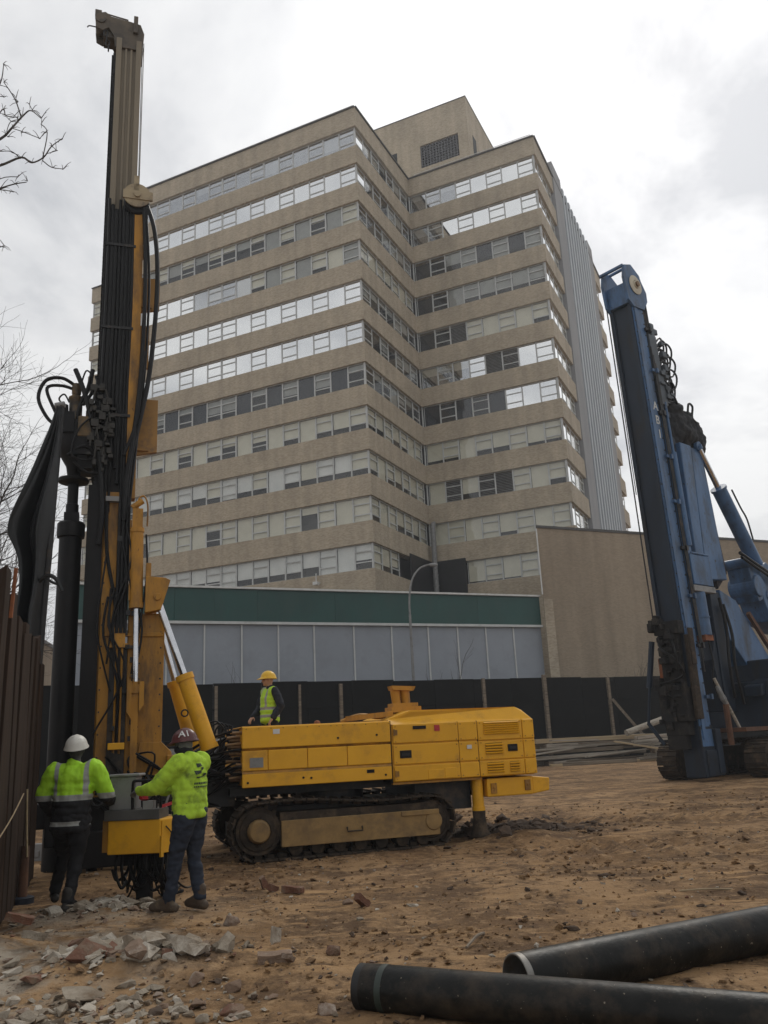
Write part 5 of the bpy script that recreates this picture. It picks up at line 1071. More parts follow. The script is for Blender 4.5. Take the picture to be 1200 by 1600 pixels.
# ------------------------------------------------------------------ people
def cloth_mat(name, base, rules, rough=0.8, bump=0.25, smudge=None):
    """base colour with stripes cut by object-space boxes: rules = [(colour, [(axis, lo, hi), ...]), ...]"""
    m = bpy.data.materials.new(name); m.use_nodes = True; t = m.node_tree; b = t.nodes['Principled BSDF']; b.inputs['Roughness'].default_value = rough; b.inputs['Specular IOR Level'].default_value = 0.25
    co = t.nodes.new('ShaderNodeTexCoord'); s = t.nodes.new('ShaderNodeSeparateXYZ'); t.links.new(co.outputs['Object'], s.inputs[0])
    nz = t.nodes.new('ShaderNodeTexNoise'); nz.inputs['Scale'].default_value = 9; nz.inputs['Detail'].default_value = 6; t.links.new(co.outputs['Object'], nz.inputs['Vector'])
    mr = t.nodes.new('ShaderNodeMapRange'); mr.inputs['From Min'].default_value = 0.35; mr.inputs['From Max'].default_value = 0.7; t.links.new(nz.outputs['Fac'], mr.inputs['Value'])
    def mix(f, a, c):
        x = t.nodes.new('ShaderNodeMix'); x.data_type = 'RGBA'; t.links.new(f, x.inputs['Factor'])
        for v_, i in ((a, 6), (c, 7)):
            if isinstance(v_, tuple): x.inputs[i].default_value = (*v_, 1)
            else: t.links.new(v_, x.inputs[i])
        return x.outputs[2]
    col = mix(mr.outputs[0], base, tuple(k * 0.9 for k in base))
    if smudge:
        n3 = t.nodes.new('ShaderNodeTexNoise'); n3.inputs['Scale'].default_value = 4.5; n3.inputs['Detail'].default_value = 7; n3.inputs['Roughness'].default_value = 0.7; t.links.new(co.outputs['Object'], n3.inputs['Vector'])
        m3 = t.nodes.new('ShaderNodeMapRange'); m3.inputs['From Min'].default_value = 0.52; m3.inputs['From Max'].default_value = 0.74; t.links.new(n3.outputs['Fac'], m3.inputs['Value']); col = mix(m3.outputs[0], col, smudge)
    for c, boxes in rules:
        f = None
        for ax, lo, hi in boxes:
            d = t.nodes.new('ShaderNodeMath'); d.operation = 'COMPARE'; src = s.outputs[{'x': 0, 'y': 1, 'z': 2}[ax[-1]]]
            if ax[0] == 'a':
                ab = t.nodes.new('ShaderNodeMath'); ab.operation = 'ABSOLUTE'; t.links.new(src, ab.inputs[0]); src = ab.outputs[0]
            t.links.new(src, d.inputs[0]); d.inputs[1].default_value = (lo + hi) / 2; d.inputs[2].default_value = (hi - lo) / 2
            if f is None: f = d.outputs[0]
            else:
                mu = t.nodes.new('ShaderNodeMath'); mu.operation = 'MULTIPLY'; t.links.new(f, mu.inputs[0]); t.links.new(d.outputs[0], mu.inputs[1]); f = mu.outputs[0]
        col = mix(f, col, c)
    t.links.new(col, b.inputs['Base Color'])
    n2 = t.nodes.new('ShaderNodeTexNoise'); n2.inputs['Scale'].default_value = 16; n2.inputs['Detail'].default_value = 4; t.links.new(co.outputs['Object'], n2.inputs['Vector'])
    bp = t.nodes.new('ShaderNodeBump'); bp.inputs['Strength'].default_value = bump; bp.inputs['Distance'].default_value = 0.02; t.links.new(n2.outputs['Fac'], bp.inputs['Height']); t.links.new(bp.outputs[0], b.inputs['Normal'])
    return m
def hand_prims(w, d, n, side):
    """palm and five bent fingers from wrist w along d; n points out of the back of the hand"""
    w, d, n = Vector(w), Vector(d).normalized(), Vector(n).normalized(); sx = d.cross(n).normalized() * side; out = []
    palm = w + d * 0.055; q = Matrix((sx, d, n)).transposed().to_quaternion(); out.append(('e', palm, (0.040, 0.055, 0.020), q))
    for k, L in enumerate((0.070, 0.080, 0.074, 0.058)):
        r = w + d * 0.095 + sx * (-0.030 + 0.020 * k); d1 = (d - n * 0.25).normalized(); d2 = (d - n * 1.1).normalized(); d3 = (d * 0.2 - n).normalized()
        a = r + d1 * L * 0.42; b = a + d2 * L * 0.33; c = b + d3 * L * 0.25
        out += [('c', r - d * 0.02, a, 0.0105, 0.0100), ('c', a, b, 0.0100, 0.0092), ('c', b, c, 0.0092, 0.0082)]
    t0 = w + d * 0.03 - sx * 0.035; t1 = t0 + (d * 0.6 - sx * 0.7 - n * 0.3).normalized() * 0.045; t2 = t1 + (d - sx * 0.1 - n * 0.5).normalized() * 0.032
    out += [('c', t0, t1, 0.013, 0.011), ('c', t1, t2, 0.011, 0.009)]
    return out
def helmet(parent, c, m, yaw=0.0, pitch=0.0, visor=True):
    h = MB(); n, k = 28, 10
    vs = []; fs = []
    for j in range(k + 1):
        ph = PI / 2 * j / k
        for i in range(n):
            a = 2 * PI * i / n; rx, ry, rz_ = 0.118, 0.142, 0.125
            ridge = 1 + 0.035 * math.exp(-(math.cos(a) * math.cos(ph) / 0.10) ** 2) * (math.sin(ph) > 0.25)
            flare = 1.0 + (0.05 if j == 0 else 0)
            vs.append(V(math.cos(a) * math.cos(ph) * rx * flare, math.sin(a) * math.cos(ph) * ry * flare, math.sin(ph) * rz_ * ridge))
    for j in range(k):
        for i in range(n): fs.append((j * n + i, j * n + (i + 1) % n, (j + 1) * n + (i + 1) % n, (j + 1) * n + i))
    h.add(vs, fs)
    br = []
    for i in range(n):
        a = 2 * PI * i / n; f = max(0, math.sin(a)) ** 3; e = 0.012 + 0.055 * f
        br.append((V(math.cos(a) * 0.122, math.sin(a) * 0.147, 0.002), V(math.cos(a) * (0.122 + e * 0.6), math.sin(a) * (0.147 + e), -0.014 - 0.012 * f)))
    vs = [p for q in br for p in q] + [p + V(0, 0, -0.007) for q in br for p in q]; o2 = 2 * n
    fs = []
    for i in range(n):
        a, b = 2 * i, 2 * ((i + 1) % n); fs += [(a, a + 1, b + 1, b), (o2 + a, o2 + b, o2 + b + 1, o2 + a + 1), (a + 1, o2 + a + 1, o2 + b + 1, b + 1)]
    h.add(vs, fs)
    o = h.build('helmet', m, parent, True); o.matrix_local = Matrix.Translation(c) @ Matrix.Rotation(yaw, 4, 'Z') @ Matrix.Rotation(pitch, 4, 'X'); return o
def person(label, loc, rz, J, top, top_m, leg_m, boot_m, hat_m, voxel=0.014, bulk=1.0, hem=0.86, skin_hands=SKIN, headyaw=0.0, headpitch=0.0, hood=False, sleeves=True, vest=None, wide=0.98, group='workers on the site'):
    P = thing('person', label, 'person', loc, rz, group)
    hc = Vector(J['head']); nk = Vector(J['neck']); ch = Vector(J['chest']); pv = Vector(J['pelvis'])
    Ry = Matrix.Rotation(headyaw, 3, 'Z') @ Matrix.Rotation(headpitch, 3, 'X'); hq = Ry.to_quaternion()
    H = lambda x, y, z: hc + Ry @ V(x, y, z)
    b = [('e', hc, (0.074, 0.092, 0.112), hq), ('e', H(0, 0.035, -0.05), (0.056, 0.058, 0.062), hq), ('c', H(0, 0.055, -0.085), H(0, 0.075, -0.09), 0.026, 0.020),
         ('c', H(0, 0.085, 0.012), H(0, 0.112, -0.030), 0.010, 0.016), ('c', H(-0.045, 0.074, 0.022), H(0.045, 0.074, 0.022), 0.014, 0.014),
         ('c', H(-0.022, 0.088, -0.058), H(0.022, 0.088, -0.058), 0.009, 0.009), ('e', H(-0.045, 0.06, -0.025), (0.022, 0.022, 0.022)), ('e', H(0.045, 0.06, -0.025), (0.022, 0.022, 0.022)),
         ('e', H(-0.078, 0.0, -0.01), (0.011, 0.022, 0.034), hq), ('e', H(0.078, 0.0, -0.01), (0.011, 0.022, 0.034), hq),
         ('c', nk + V(0, 0, -0.03), H(0, -0.02, -0.06), 0.058, 0.054), ('c', ch, nk, 0.10, 0.07), ('c', pv, ch, 0.12, 0.13)]
    for s in 'LR':
        sh, el, wr = (Vector(J[k + s]) for k in ('sh', 'el', 'wr')); hp_, kn, an, to = (Vector(J[k + s]) for k in ('hp', 'kn', 'an', 'to'))
        b += [('c', ch, sh, 0.08, 0.055), ('c', sh, el, 0.052, 0.042), ('c', el, wr, 0.042, 0.028)]
        d = (wr - el).normalized(); nrm_ = Vector(J.get('hn' + s, (0, 0, 1))); nrm_ = (nrm_ - d * nrm_.dot(d)).normalized()
        b += hand_prims(wr, d, nrm_, 1 if s == 'R' else -1)
        b += [('c', pv, hp_, 0.10, 0.085), ('c', hp_, kn, 0.080, 0.055), ('c', kn, an, 0.055, 0.038), ('c', an, to, 0.038, 0.028)]
    bmsh = blob(b, 0.0085, 4, name='body'); bmsh.materials.append(skin_hands); link('body', bmsh, P)
    # eyes
    ey = MB()
    for sx in (-1, 1): ey.lathe([(0.001, -0.009), (0.007, -0.005), (0.009, 0), (0.007, 0.005), (0.001, 0.009)], H(sx * 0.032, 0.082, 0.0), 8)
    ey.build('eyes', BLK, P, True)
    # upper garment
    g = [('c', pv + V(0, 0, hem - pv.z + 0.06), ch + V(0, 0, -0.08), 0.10, 0.10)]
    hw = 0.155 * bulk; dp = 0.125 * bulk
    zs = np.linspace(hem + 0.05, ch.z + 0.02, 7)
    for z in zs:
        t_ = (z - hem) / (ch.z - hem + 1e-6); c = pv.lerp(ch, min(max((z - pv.z) / (ch.z - pv.z), -0.15), 1)); g.append(('e', (c.x, c.y, z), (hw * (wide + (1.08 - wide) * t_), dp * (1.04 + 0.02 * t_), 0.10)))
    g += [('c', ch + V(0, 0, 0.02), nk + V(0, -0.005, -0.01), 0.13 * bulk, 0.078)]
    for s in 'LR':
        sh, el, wr = (Vector(J[k + s]) for k in ('sh', 'el', 'wr'))
        g += [('c', ch + V(0, 0, 0.03), sh, 0.105 * bulk, 0.080 * bulk)]
        if sleeves: g += [('c', sh, el, 0.078 * bulk, 0.066 * bulk), ('c', el, wr.lerp(el, 0.06), 0.064 * bulk, 0.047 * bulk)]
    if hood: g += [('e', nk + V(0, -0.075, -0.01), (0.12, 0.07, 0.075)), ('e', nk + V(0, -0.03, 0.02), (0.10, 0.09, 0.05)), ('c', nk + V(-0.09, 0.02, 0.0), nk + V(0.09, 0.02, 0), 0.05, 0.05)]
    else: g += [('e', nk + V(0, -0.01, 0.01), (0.082, 0.085, 0.045))]
    me = blob(g, voxel, 5, disp=0.020, dscale=7.5, stretch=(1.1, 1.1, 0.8), name=top, floor=hem); me.materials.append(top_m); jk = link(top, me, P)
    # trousers
    g = [('e', pv + V(0, 0, -0.01), (0.158 * bulk, 0.128 * bulk, 0.11)), ('e', pv + V(0, 0, 0.08), (0.145 * bulk, 0.115 * bulk, 0.09))]
    for s in 'LR':
        hp_, kn, an = (Vector(J[k + s]) for k in ('hp', 'kn', 'an'))
        g += [('c', hp_ + V(0, 0, -0.02), kn, 0.104 * bulk ** 0.6, 0.074), ('c', kn, an + (kn - an) * 0.05, 0.074, 0.062)]
    me = blob(g, voxel, 4, disp=0.017, dscale=7, stretch=(1, 1, 1.7), name='trousers'); me.materials.append(leg_m); link('trousers', me, P)
    for s in 'LR':
        an, to = Vector(J['an' + s]), Vector(J['to' + s]); d = (to - an); d.z = 0; d.normalize()
        heel = an - d * 0.055; heel.z = an.z - 0.055; toe = V(to.x, to.y, an.z - 0.048)
        me = blob([('c', an + V(0, 0, 0.10), an + V(0, 0, -0.02), 0.056, 0.052), ('c', heel, toe, 0.046, 0.046), ('e', toe, (0.052, 0.052, 0.044)), ('c', an + V(0, 0, 0.02), toe, 0.05, 0.042)], 0.011, 3, name='boot')
        me.materials.append(boot_m); o = link('boot', me, P)
    hat = helmet(P, hc + Ry @ V(0, -0.005, 0.035), hat_m, headyaw, headpitch)
    return P, jk, hat, H, hc, Ry
def pose(**k):
    J = dict(pelvis=(0, 0, 0.95), chest=(0, 0, 1.30), neck=(0, 0.0, 1.48), head=(0, 0.03, 1.635), shL=(-0.185, 0, 1.42), shR=(0.185, 0, 1.42), elL=(-0.27, 0.0, 1.15), elR=(0.27, 0.0, 1.15), wrL=(-0.27, 0.12, 0.92), wrR=(0.27, 0.12, 0.92),
             hpL=(-0.095, 0, 0.90), hpR=(0.095, 0, 0.90), knL=(-0.10, 0.03, 0.50), knR=(0.10, 0.03, 0.50), anL=(-0.11, -0.02, 0.10), anR=(0.11, -0.02, 0.10), toL=(-0.13, 0.15, 0.05), toR=(0.13, 0.15, 0.05))
    J.update(k); return J
LIME = (0.36, 0.66, 0.030); SILV = (0.30, 0.31, 0.30); INK = (0.012, 0.012, 0.014)
BLKC = cloth_mat('black_trousers', (0.014, 0.014, 0.016), [])
JEAN = cloth_mat('dark_jeans', (0.022, 0.028, 0.042), [])
BOOTB = mat('boot_brown', (0.075, 0.05, 0.032), (0.045, 0.032, 0.022), 8, 0.75, dirt=(0.13, 0.095, 0.06), dscale=8); BOOTK = mat('boot_black', (0.016, 0.015, 0.014), (0.03, 0.026, 0.022), 8, 0.7)
HATW = mat('helmet_white', (0.60, 0.585, 0.53), (0.52, 0.50, 0.45), 6, 0.45, dirt=(0.22, 0.19, 0.15), dscale=9, damt=(0.56, 0.72)); HATY = mat('helmet_yellow', (0.74, 0.46, 0.03), (0.66, 0.40, 0.03), 5, 0.35)
HATM = mat('helmet_maroon', (0.10, 0.030, 0.028), (0.07, 0.022, 0.022), 6, 0.35, dirt=(0.16, 0.10, 0.09), dscale=14, damt=(0.6, 0.72))
# worker with the white helmet, back to the camera
j1 = cloth_mat('hivis_jacket', LIME, [(SILV, [('ax', 0.135, 0.185), ('z', 1.16, 1.6), ('y', -0.5, 0.03)]), (INK, [('z', 0, 1.125)]), (SILV, [('z', 1.105, 1.165)]), (SILV, [('z', 0.85, 0.895)])], 0.7)
p1w = at(112, 1300, 10.25); p1w.z = gz(p1w.x, p1w.y)
person('worker in lime and black hi-vis jacket and white helmet, seen from behind by the planks', p1w, 0.05,
       pose(shL=(-0.215, 0, 1.41), shR=(0.215, 0, 1.42), elL=(-0.34, 0.05, 1.14), elR=(0.33, 0.10, 1.15), wrL=(-0.33, 0.26, 0.98), wrR=(0.30, 0.36, 1.06),
            pelvis=(-0.02, 0, 0.94), hpL=(-0.115, 0.02, 0.90), hpR=(0.08, 0, 0.90), knL=(-0.17, 0.30, 0.55), anL=(-0.28, 0.42, 0.13), toL=(-0.34, 0.58, 0.08), knR=(0.06, 0.03, 0.50), anR=(0.02, -0.10, 0.10), toR=(0.03, 0.07, 0.05)),
       'jacket', j1, BLKC, BOOTK, HATW, bulk=1.30, hem=0.78, wide=1.10, skin_hands=mat('work_glove_dark', (0.03, 0.028, 0.026), (0.05, 0.045, 0.04), 8, 0.8), headpitch=0.22)
# worker in the lime hoodie at the console
j2 = cloth_mat('lime_hoodie', (0.38, 0.58, 0.045), [], 0.85, smudge=(0.09, 0.12, 0.03))
p2w = gnd(295, 1434)
P2, jk2, hat2, H2, hc2, Ry2 = person('worker in lime hoodie, jeans and maroon helmet working the console levers', p2w, math.radians(66),
       pose(elL=(-0.27, 0.22, 1.20), elR=(0.28, 0.20, 1.20), wrL=(-0.18, 0.50, 1.16), wrR=(0.17, 0.50, 1.14), neck=(0, 0.04, 1.46), head=(0, 0.085, 1.61), chest=(0, 0.02, 1.28),
            hpL=(-0.10, 0, 0.9), anL=(-0.10, 0.16, 0.10), toL=(-0.13, 0.33, 0.05), knL=(-0.10, 0.10, 0.50), anR=(0.11, -0.06, 0.10), toR=(0.15, 0.11, 0.05)),
       'hoodie', j2, JEAN, BOOTB, HATM, bulk=1.26, hem=0.88, wide=1.10, hood=True, headpitch=-0.10, skin_hands=mat('work_glove_grey', (0.13, 0.13, 0.125), (0.09, 0.09, 0.088), 8, 0.85))
mk = blob([('c', hc2 + V(0, -0.01, -0.075), hc2 + V(0, -0.03, -0.15), 0.082, 0.085), ('e', hc2 + V(0, 0.03, -0.055), (0.080, 0.085, 0.06))], 0.012, 3, name='neck_gaiter'); mk.materials.append(BLKC); link('neck_gaiter', mk, P2)
# lettering on the maroon helmet, wrapped on the shell
tm = text_mesh('A1', 0.105, WHITE, depth=0.002)
for vtx in tm.vertices:
    u_, w_, e_ = vtx.co.x, vtx.co.y, vtx.co.z; a_ = -2.56 + u_ / 0.125; ph_ = 0.48 + w_ / 0.13; k_ = 1.02 + e_ / 0.12
    vtx.co = V(math.cos(a_) * math.cos(ph_) * 0.120 * k_, math.sin(a_) * math.cos(ph_) * 0.144 * k_, math.sin(ph_) * 0.127 * k_)
link('lettering', tm, hat2)
# print on the back of the hoodie: emblem with rows of small dark lettering
jm = jk2.data
def back_pt(x, z):
    ok, loc_, nr_, _ = jk2.ray_cast(V(x, -1.0, z), V(0, 1, 0)); return loc_ if ok else V(x, -0.16, z)
bpy.context.view_layer.update()
pr = MB()
def patch(pts2):
    nn = len(pts2); o_ = [back_pt(a, b) + V(0, -0.009, 0) for a, b in pts2]; pr.add(o_, [tuple(range(nn))])
for a0_, a1_, b0_, b1_ in ((-0.10, -0.02, 1.30, 1.34), (-0.02, 0.05, 1.34, 1.37), (-0.06, 0.0, 1.37, 1.41), (0.03, 0.10, 1.28, 1.31), (-0.09, 0.09, 1.265, 1.28)):
    for i in range(4):
        xa_, xb_ = a0_ + (a1_ - a0_) * i / 4, a0_ + (a1_ - a0_) * (i + 1) / 4; patch([(xa_, b0_ + 0.004 * i), (xb_, b0_ + 0.004 * i), (xb_, b1_), (xa_, b1_)])
for z0_, h_, n_ in ((1.205, 0.020, 9), (1.175, 0.014, 12)):
    for i in range(n_):
        xa_ = -0.11 + 0.22 * i / n_; patch([(xa_, z0_), (xa_ + 0.22 / n_ * 0.7, z0_), (xa_ + 0.22 / n_ * 0.7, z0_ + h_), (xa_, z0_ + h_)])
pr.build('back_print', mat('print_ink', (0.03, 0.045, 0.03), (0.02, 0.03, 0.02), 6, 0.85), P2)
# worker with the yellow helmet on the far catwalk
p3w = RO + Matrix.Rotation(RA, 3, 'Z') @ V(0.66, 1.30, 1.13)
NAVY = cloth_mat('navy_jacket', (0.018, 0.021, 0.03), [])
P3, jk3, _, _, _, _ = person('worker in yellow helmet and lime safety vest standing behind the yellow housing', p3w, math.radians(128),
       pose(elL=(-0.30, -0.06, 1.16), wrL=(-0.28, 0.10, 0.96), elR=(0.28, 0.04, 1.16), wrR=(0.22, 0.22, 1.0)), 'jacket', NAVY, BLKC, BOOTB, HATY, bulk=1.08, hem=0.88, headyaw=-0.25)
v3 = cloth_mat('safety_vest', (0.42, 0.66, 0.05), [(SILV, [('z', 1.10, 1.15)]), (SILV, [('z', 0.97, 1.02)]), (SILV, [('ax', 0.075, 0.12), ('z', 1.15, 1.6)])], 0.7)
gv = [('e', (0, 0, z), (0.205, 0.170, 0.10)) for z in (0.93, 1.0, 1.08, 1.16, 1.24, 1.30)] + [('c', (0, 0, 1.33), (-0.12, 0, 1.41), 0.158, 0.108), ('c', (0, 0, 1.33), (0.12, 0, 1.41), 0.158, 0.108)]
me = blob(gv, 0.014, 4, disp=0.008, dscale=9, name='safety_vest'); me.materials.append(v3); link('safety_vest', me, P3)

# ------------------------------------------------------------------ steel pipes in the foreground
def hollow(p0, p1, r, t=0.012, n=36, ring=0.05):
    d = (p1 - p0).normalized(); L = (p1 - p0).length; a = MB()
    prof = [(r - t, L), (r, L)] ; k = 14
    for i in range(k, -1, -1): prof.append((r * (1 + 0.004 * math.sin(i * 2.3)), ring + (L - ring) * i / k))
    a.lathe(prof + [(r - t, ring)], p0, n, d)
    a.f = a.f[:-2] ; a.mi = a.mi[:-2]
    b = MB(); b.lathe([(r - t, ring), (r - 0.002, ring), (r - 0.002, 0.004), (r - 0.006, 0), (r - t, 0), (r - t, L)], p0, n, d); b.f = b.f[:-2]; b.mi = b.mi[:-2]
    return a, b
def gp(px, py, z):
    r = ray(px, py); return V(0, 0, CAM_H) + r * ((z - CAM_H) / r.z)
A0, A1 = gp(562, 1541, 0.14), gp(1200, 1597, 0.13); A1 = A0 + (A1 - A0) * 1.9
B0, B1 = gp(806, 1531, 0.15), gp(1200, 1451, 0.15); B1 = B0 + (B1 - B0) * 2.2
PIPE_SEAMS = []
BARE = mat('bare_steel', (0.25, 0.24, 0.22), (0.16, 0.15, 0.135), 8, 0.5, metal=0.5, dirt=(0.18, 0.12, 0.08), dscale=7)
BAND = mat('green_band', (0.022, 0.034, 0.028), (0.03, 0.038, 0.032), 5, 0.5)
pA = thing('steel_pipe', 'black coated steel pipe lying nearest the camera, dirt on its side', 'pipe', (0, 0, 0)); a, b = hollow(A0, A1, 0.132); a.build('pipe_wall', PIPEB, pA, True); b.build('pipe_end', STEEL, pA, True)
dA = (A1 - A0).normalized(); dB_ = (B1 - B0).normalized()
for o_p, q0, dd_, rr_, ts in ((None, A0, dA, 0.1325, (1.02,)), (None, B0, dB_, 0.1505, (0.62, 1.5))):
    for t__ in ts: PIPE_SEAMS.append((q0, dd_, rr_, t__))
MB().lathe([(0.1335, 0.16), (0.1342, 0.165), (0.1342, 0.195), (0.1335, 0.20)], A0, 36, dA).build('green_band', BAND, pA, True)
pB = thing('steel_pipe', 'black steel pipe with a bare silver end, lying behind the nearest pipe', 'pipe', (0, 0, 0)); a, b = hollow(B0, B1, 0.150, ring=0.045); a.build('pipe_wall', PIPEB, pB, True); b.build('bare_end', BARE, pB, True)
for q0, dd_, rr_, t__ in (): MB().lathe([(rr_, t__ - 0.012), (rr_ + 0.003, t__ - 0.005), (rr_ + 0.003, t__ + 0.005), (rr_, t__ + 0.012)], q0, 36, dd_).build('weld_seam', STEEL, pA if rr_ < 0.14 else pB, True)

# ------------------------------------------------------------------ plank wall at the left, pole with torn tarp
wallp = thing('plank_wall', 'dark brown wall of tall upright timber planks at the left edge', 'wall', (0, 0, 0))
RP = random.Random(17); kind(wallp, 'thing')
W0, W1 = V(-3.56, 7.6, 0), V(-5.14, 12.6, 0); n = 15
for i in range(n):
    t = i / n; p = W0.lerp(W1, t); d = (W1 - W0).normalized(); w = (W1 - W0).length / n; nn = V(-d.y, d.x, 0)
    h = 3.05 + RP.uniform(-0.14, 0.14) + (0.26 if i < 3 else 0) - (0.12 if i > 11 else 0); off = RP.uniform(-0.014, 0.014); M = Matrix((d, nn, V(0, 0, 1))).transposed().to_4x4(); M.translation = p + nn * off
    M = M @ Matrix.Rotation(RP.uniform(-0.012, 0.012), 4, 'X') @ Matrix.Rotation(RP.uniform(-0.010, 0.010), 4, 'Y')
    b = MB(); b.box(0.006, w - 0.006 + RP.uniform(-0.02, 0.03), -0.035, 0.045, -0.15, h); b.v = [tuple(V(*q) + V(0, 0, (0.05 * RP.uniform(-1, 1)) if q[2] > 1 else 0)) for q in b.v]; b.map(lambda q: M @ q)
    b.build('plank', PLANKM, wallp, bevel=0.006)
MB().bar(W0.lerp(W1, 0.02) + V(0.12, 0, 2.85), W0.lerp(W1, 0.02) + V(0.13, 0.02, 3.32), 0.018, 0.03).build('orange_edge', ORNG, wallp)
pole = thing('tarp_pole', 'thin leaning pole carrying a torn black tarp beside the casing', 'pole', (0, 0, 0))
Pt, Pb = at(97, 632, 13.0), at(62, 1020, 13.0); Pg = Pt + (Pb - Pt) * (Pt.z / (Pt.z - Pb.z)) * 1.02
MB().cyl(Pg, Pt, 0.055, 0.045, n=10).build('shaft', STEEL, pole, True)
MB().cyl(Pt + V(-0.1, 0, -0.02), Pt + V(0.04, 0, 0.0), 0.05, n=10).build('cap', GREY, pole, True)
lft = [(94, 640), (80, 680), (64, 720), (48, 765), (30, 800), (18, 832), (27, 852), (36, 880), (38, 920), (33, 955), (35, 985), (44, 1015)]
rows = []
NX = 16
for k, (lx, ly) in enumerate(lft):
    rx = 99 - 35 * (ly - 632) / 388.0 + (2 if k else 0); row = []
    for i in range(NX + 1):
        t = i / NX; q = at(lx + (rx - lx) * t, ly, 13.0); fold = 0.13 * math.sin(t * 9 + k * 0.25) * min(1, k / 3) + 0.05 * math.sin(t * 21 + k * 0.7)
        row.append(q + V(0.0, -0.08 - fold + 0.04 * math.sin(k * 1.1), 0.03 * math.sin(i * 1.7 + k)))
    rows.append(row)
tm_ = MB(); tm_.v = [tuple(p) for r_ in rows for p in r_]; tm_.f = [(j * (NX + 1) + i, j * (NX + 1) + i + 1, (j + 1) * (NX + 1) + i + 1, (j + 1) * (NX + 1) + i) for j in range(len(lft) - 1) for i in range(NX)]; tm_.mi = [0] * len(tm_.f)
tp_o = tm_.build('torn_tarp', TARP, None, True); sd = tp_o.modifiers.new('s', 'SUBSURF'); sd.levels = 2; sd.render_levels = 2; so = tp_o.modifiers.new('t', 'SOLIDIFY'); so.thickness = 0.012
tag(tp_o, 'torn black tarp hanging from the leaning pole at the left', 'tarp')
tie = MB(); q = at(72, 912, 12.85); tie.tube([q + V(-0.15, 0, 0), q + V(0.02, -0.05, 0.1), q + V(0.15, -0.05, 0.06), q + V(0.24, -0.02, -0.12)], 0.03, 6); tie.tube([q + V(0.0, -0.05, 0.08), q + V(0.12, -0.06, 0.0), q + V(0.2, -0.04, -0.03)], 0.02, 6); tie.build('tarp_tie', TARP, pole, True)
st = gnd(34, 1412); stake = thing('jack_post', 'short rusty post on a round dark blue base beside the planks', 'post', st)
MB().cyl((0, 0, 0.02), (-0.02, 0.05, 0.62), 0.055, 0.05, n=12).build('post', RUST, stake, True)
MB().tube([(0.03, 0, 0.5), (-0.02, 0.05, 0.9), (-0.05, 0.08, 1.25)], 0.012, 6).build('stick', WOODL, stake)
MB().lathe([(0.13, -0.05), (0.13, 0.07), (0.11, 0.08), (0.02, 0.08)], (0, 0, 0), 20).build('base', mat('navy_plastic', (0.015, 0.022, 0.04), (0.02, 0.025, 0.035), 6, 0.5), stake, True)
rp_ = MB(); rp_.tube([at(37, 1240, 9.8), at(18, 1278, 9.4), at(-8, 1320, 9.0)], 0.007, 6); tag(rp_.build('rope', WOODL), 'thin pale rope strung from the jack post stick to the planks', 'rope')
pk = MB(); pk.box(-0.10, 0.10, -0.08, 0.08, 0, 0.26); pk.box(-0.06, 0.02, -0.10, -0.08, 0.06, 0.16); o = pk.build('tool_box', GREY, None, bevel=0.01, loc=gnd(62, 1345) + V(0, 0, 0.0)); tag(o, 'small dirty grey box on the ground behind the white helmet worker', 'box')

# ------------------------------------------------------------------ timber pile by the hoarding
def board(p0, p1, w, h, m, label): 
    L = (p1 - p0).length; d = (p1 - p0).normalized(); rzv = math.atan2(d.y, d.x); b = MB(); b.box(0, L, -w / 2, w / 2, 0, h)
    o = b.build('timber_board', m, None, bevel=0.008); o.matrix_world = Matrix.Translation(p0) @ Matrix.Rotation(rzv, 4, 'Z') @ Matrix.Rotation(-math.asin(d.z), 4, 'Y'); tag(o, label, 'board', 'boards of the timber pile'); return o
RL = random.Random(23)
base = V(7.0, 44.6, 0); dirl = V(0.93, 0.36, 0).normalized(); nl = V(-0.36, 0.93, 0)
LAYER = ['on the ground in the bottom layer of the timber pile', 'in the second layer of the timber pile', 'in the middle of the timber pile', 'in the upper part of the timber pile', 'in the top layer of the timber pile']
for lay in range(5):
    for k in range(3):
        s = base + dirl * (RL.uniform(-1.0, 0.9) + 0.25 * lay) + nl * (k * 0.75 + RL.uniform(-0.15, 0.15) + lay * 0.22); s.z = 0.02 + lay * 0.27; L = RL.uniform(5.4, 7.8)
        e = s + (dirl + nl * RL.uniform(-0.06, 0.06)) * L; e.z = s.z + RL.uniform(-0.05, 0.10)
        fresh = (lay, k) in ((4, 0), (3, 1))
        board(s, e, RL.uniform(0.4, 0.65), RL.uniform(0.14, 0.24), WOODL if fresh else RL.choice([WOODD, WOODG, WOODD]), ('pale fresh board ' if fresh else 'weathered dark %s board ' % ('front', 'inner', 'rear')[k]) + LAYER[lay])
for i in range(6):
    s = base + dirl * RL.uniform(-0.5, 4) + nl * RL.uniform(-0.9, 0.3); e = s + (dirl + nl * RL.uniform(-0.25, 0.25)) * RL.uniform(2.5, 4.5); s.z = 0.1 + 0.22 * i; e.z = s.z + RL.uniform(-0.1, 0.25)
    board(s, e, RL.uniform(0.12, 0.28), 0.07, RL.choice([WOODD, WOODG, WOODG]), 'loose narrow plank thrown askew over the front of the timber pile')
for p0, p1, w, z, m, lab in ((V(7.6, 43.6, 0), V(13.9, 45.6, 0), 0.22, 0.12, WOODL, 'pale plank lying in front of the timber pile on the dirt'), (V(11.3, 45.4, 1.0), V(14.2, 43.9, 0.35), 0.2, 0.08, WOODL, 'yellowish plank slanting off the end of the timber pile'),
                             (V(8.2, 43.9, 0), V(12.0, 44.3, 0), 0.45, 0.16, WOODD, 'dark squared beam lying along the foot of the timber pile')):
    board(p0, p1, w, z, m, lab)
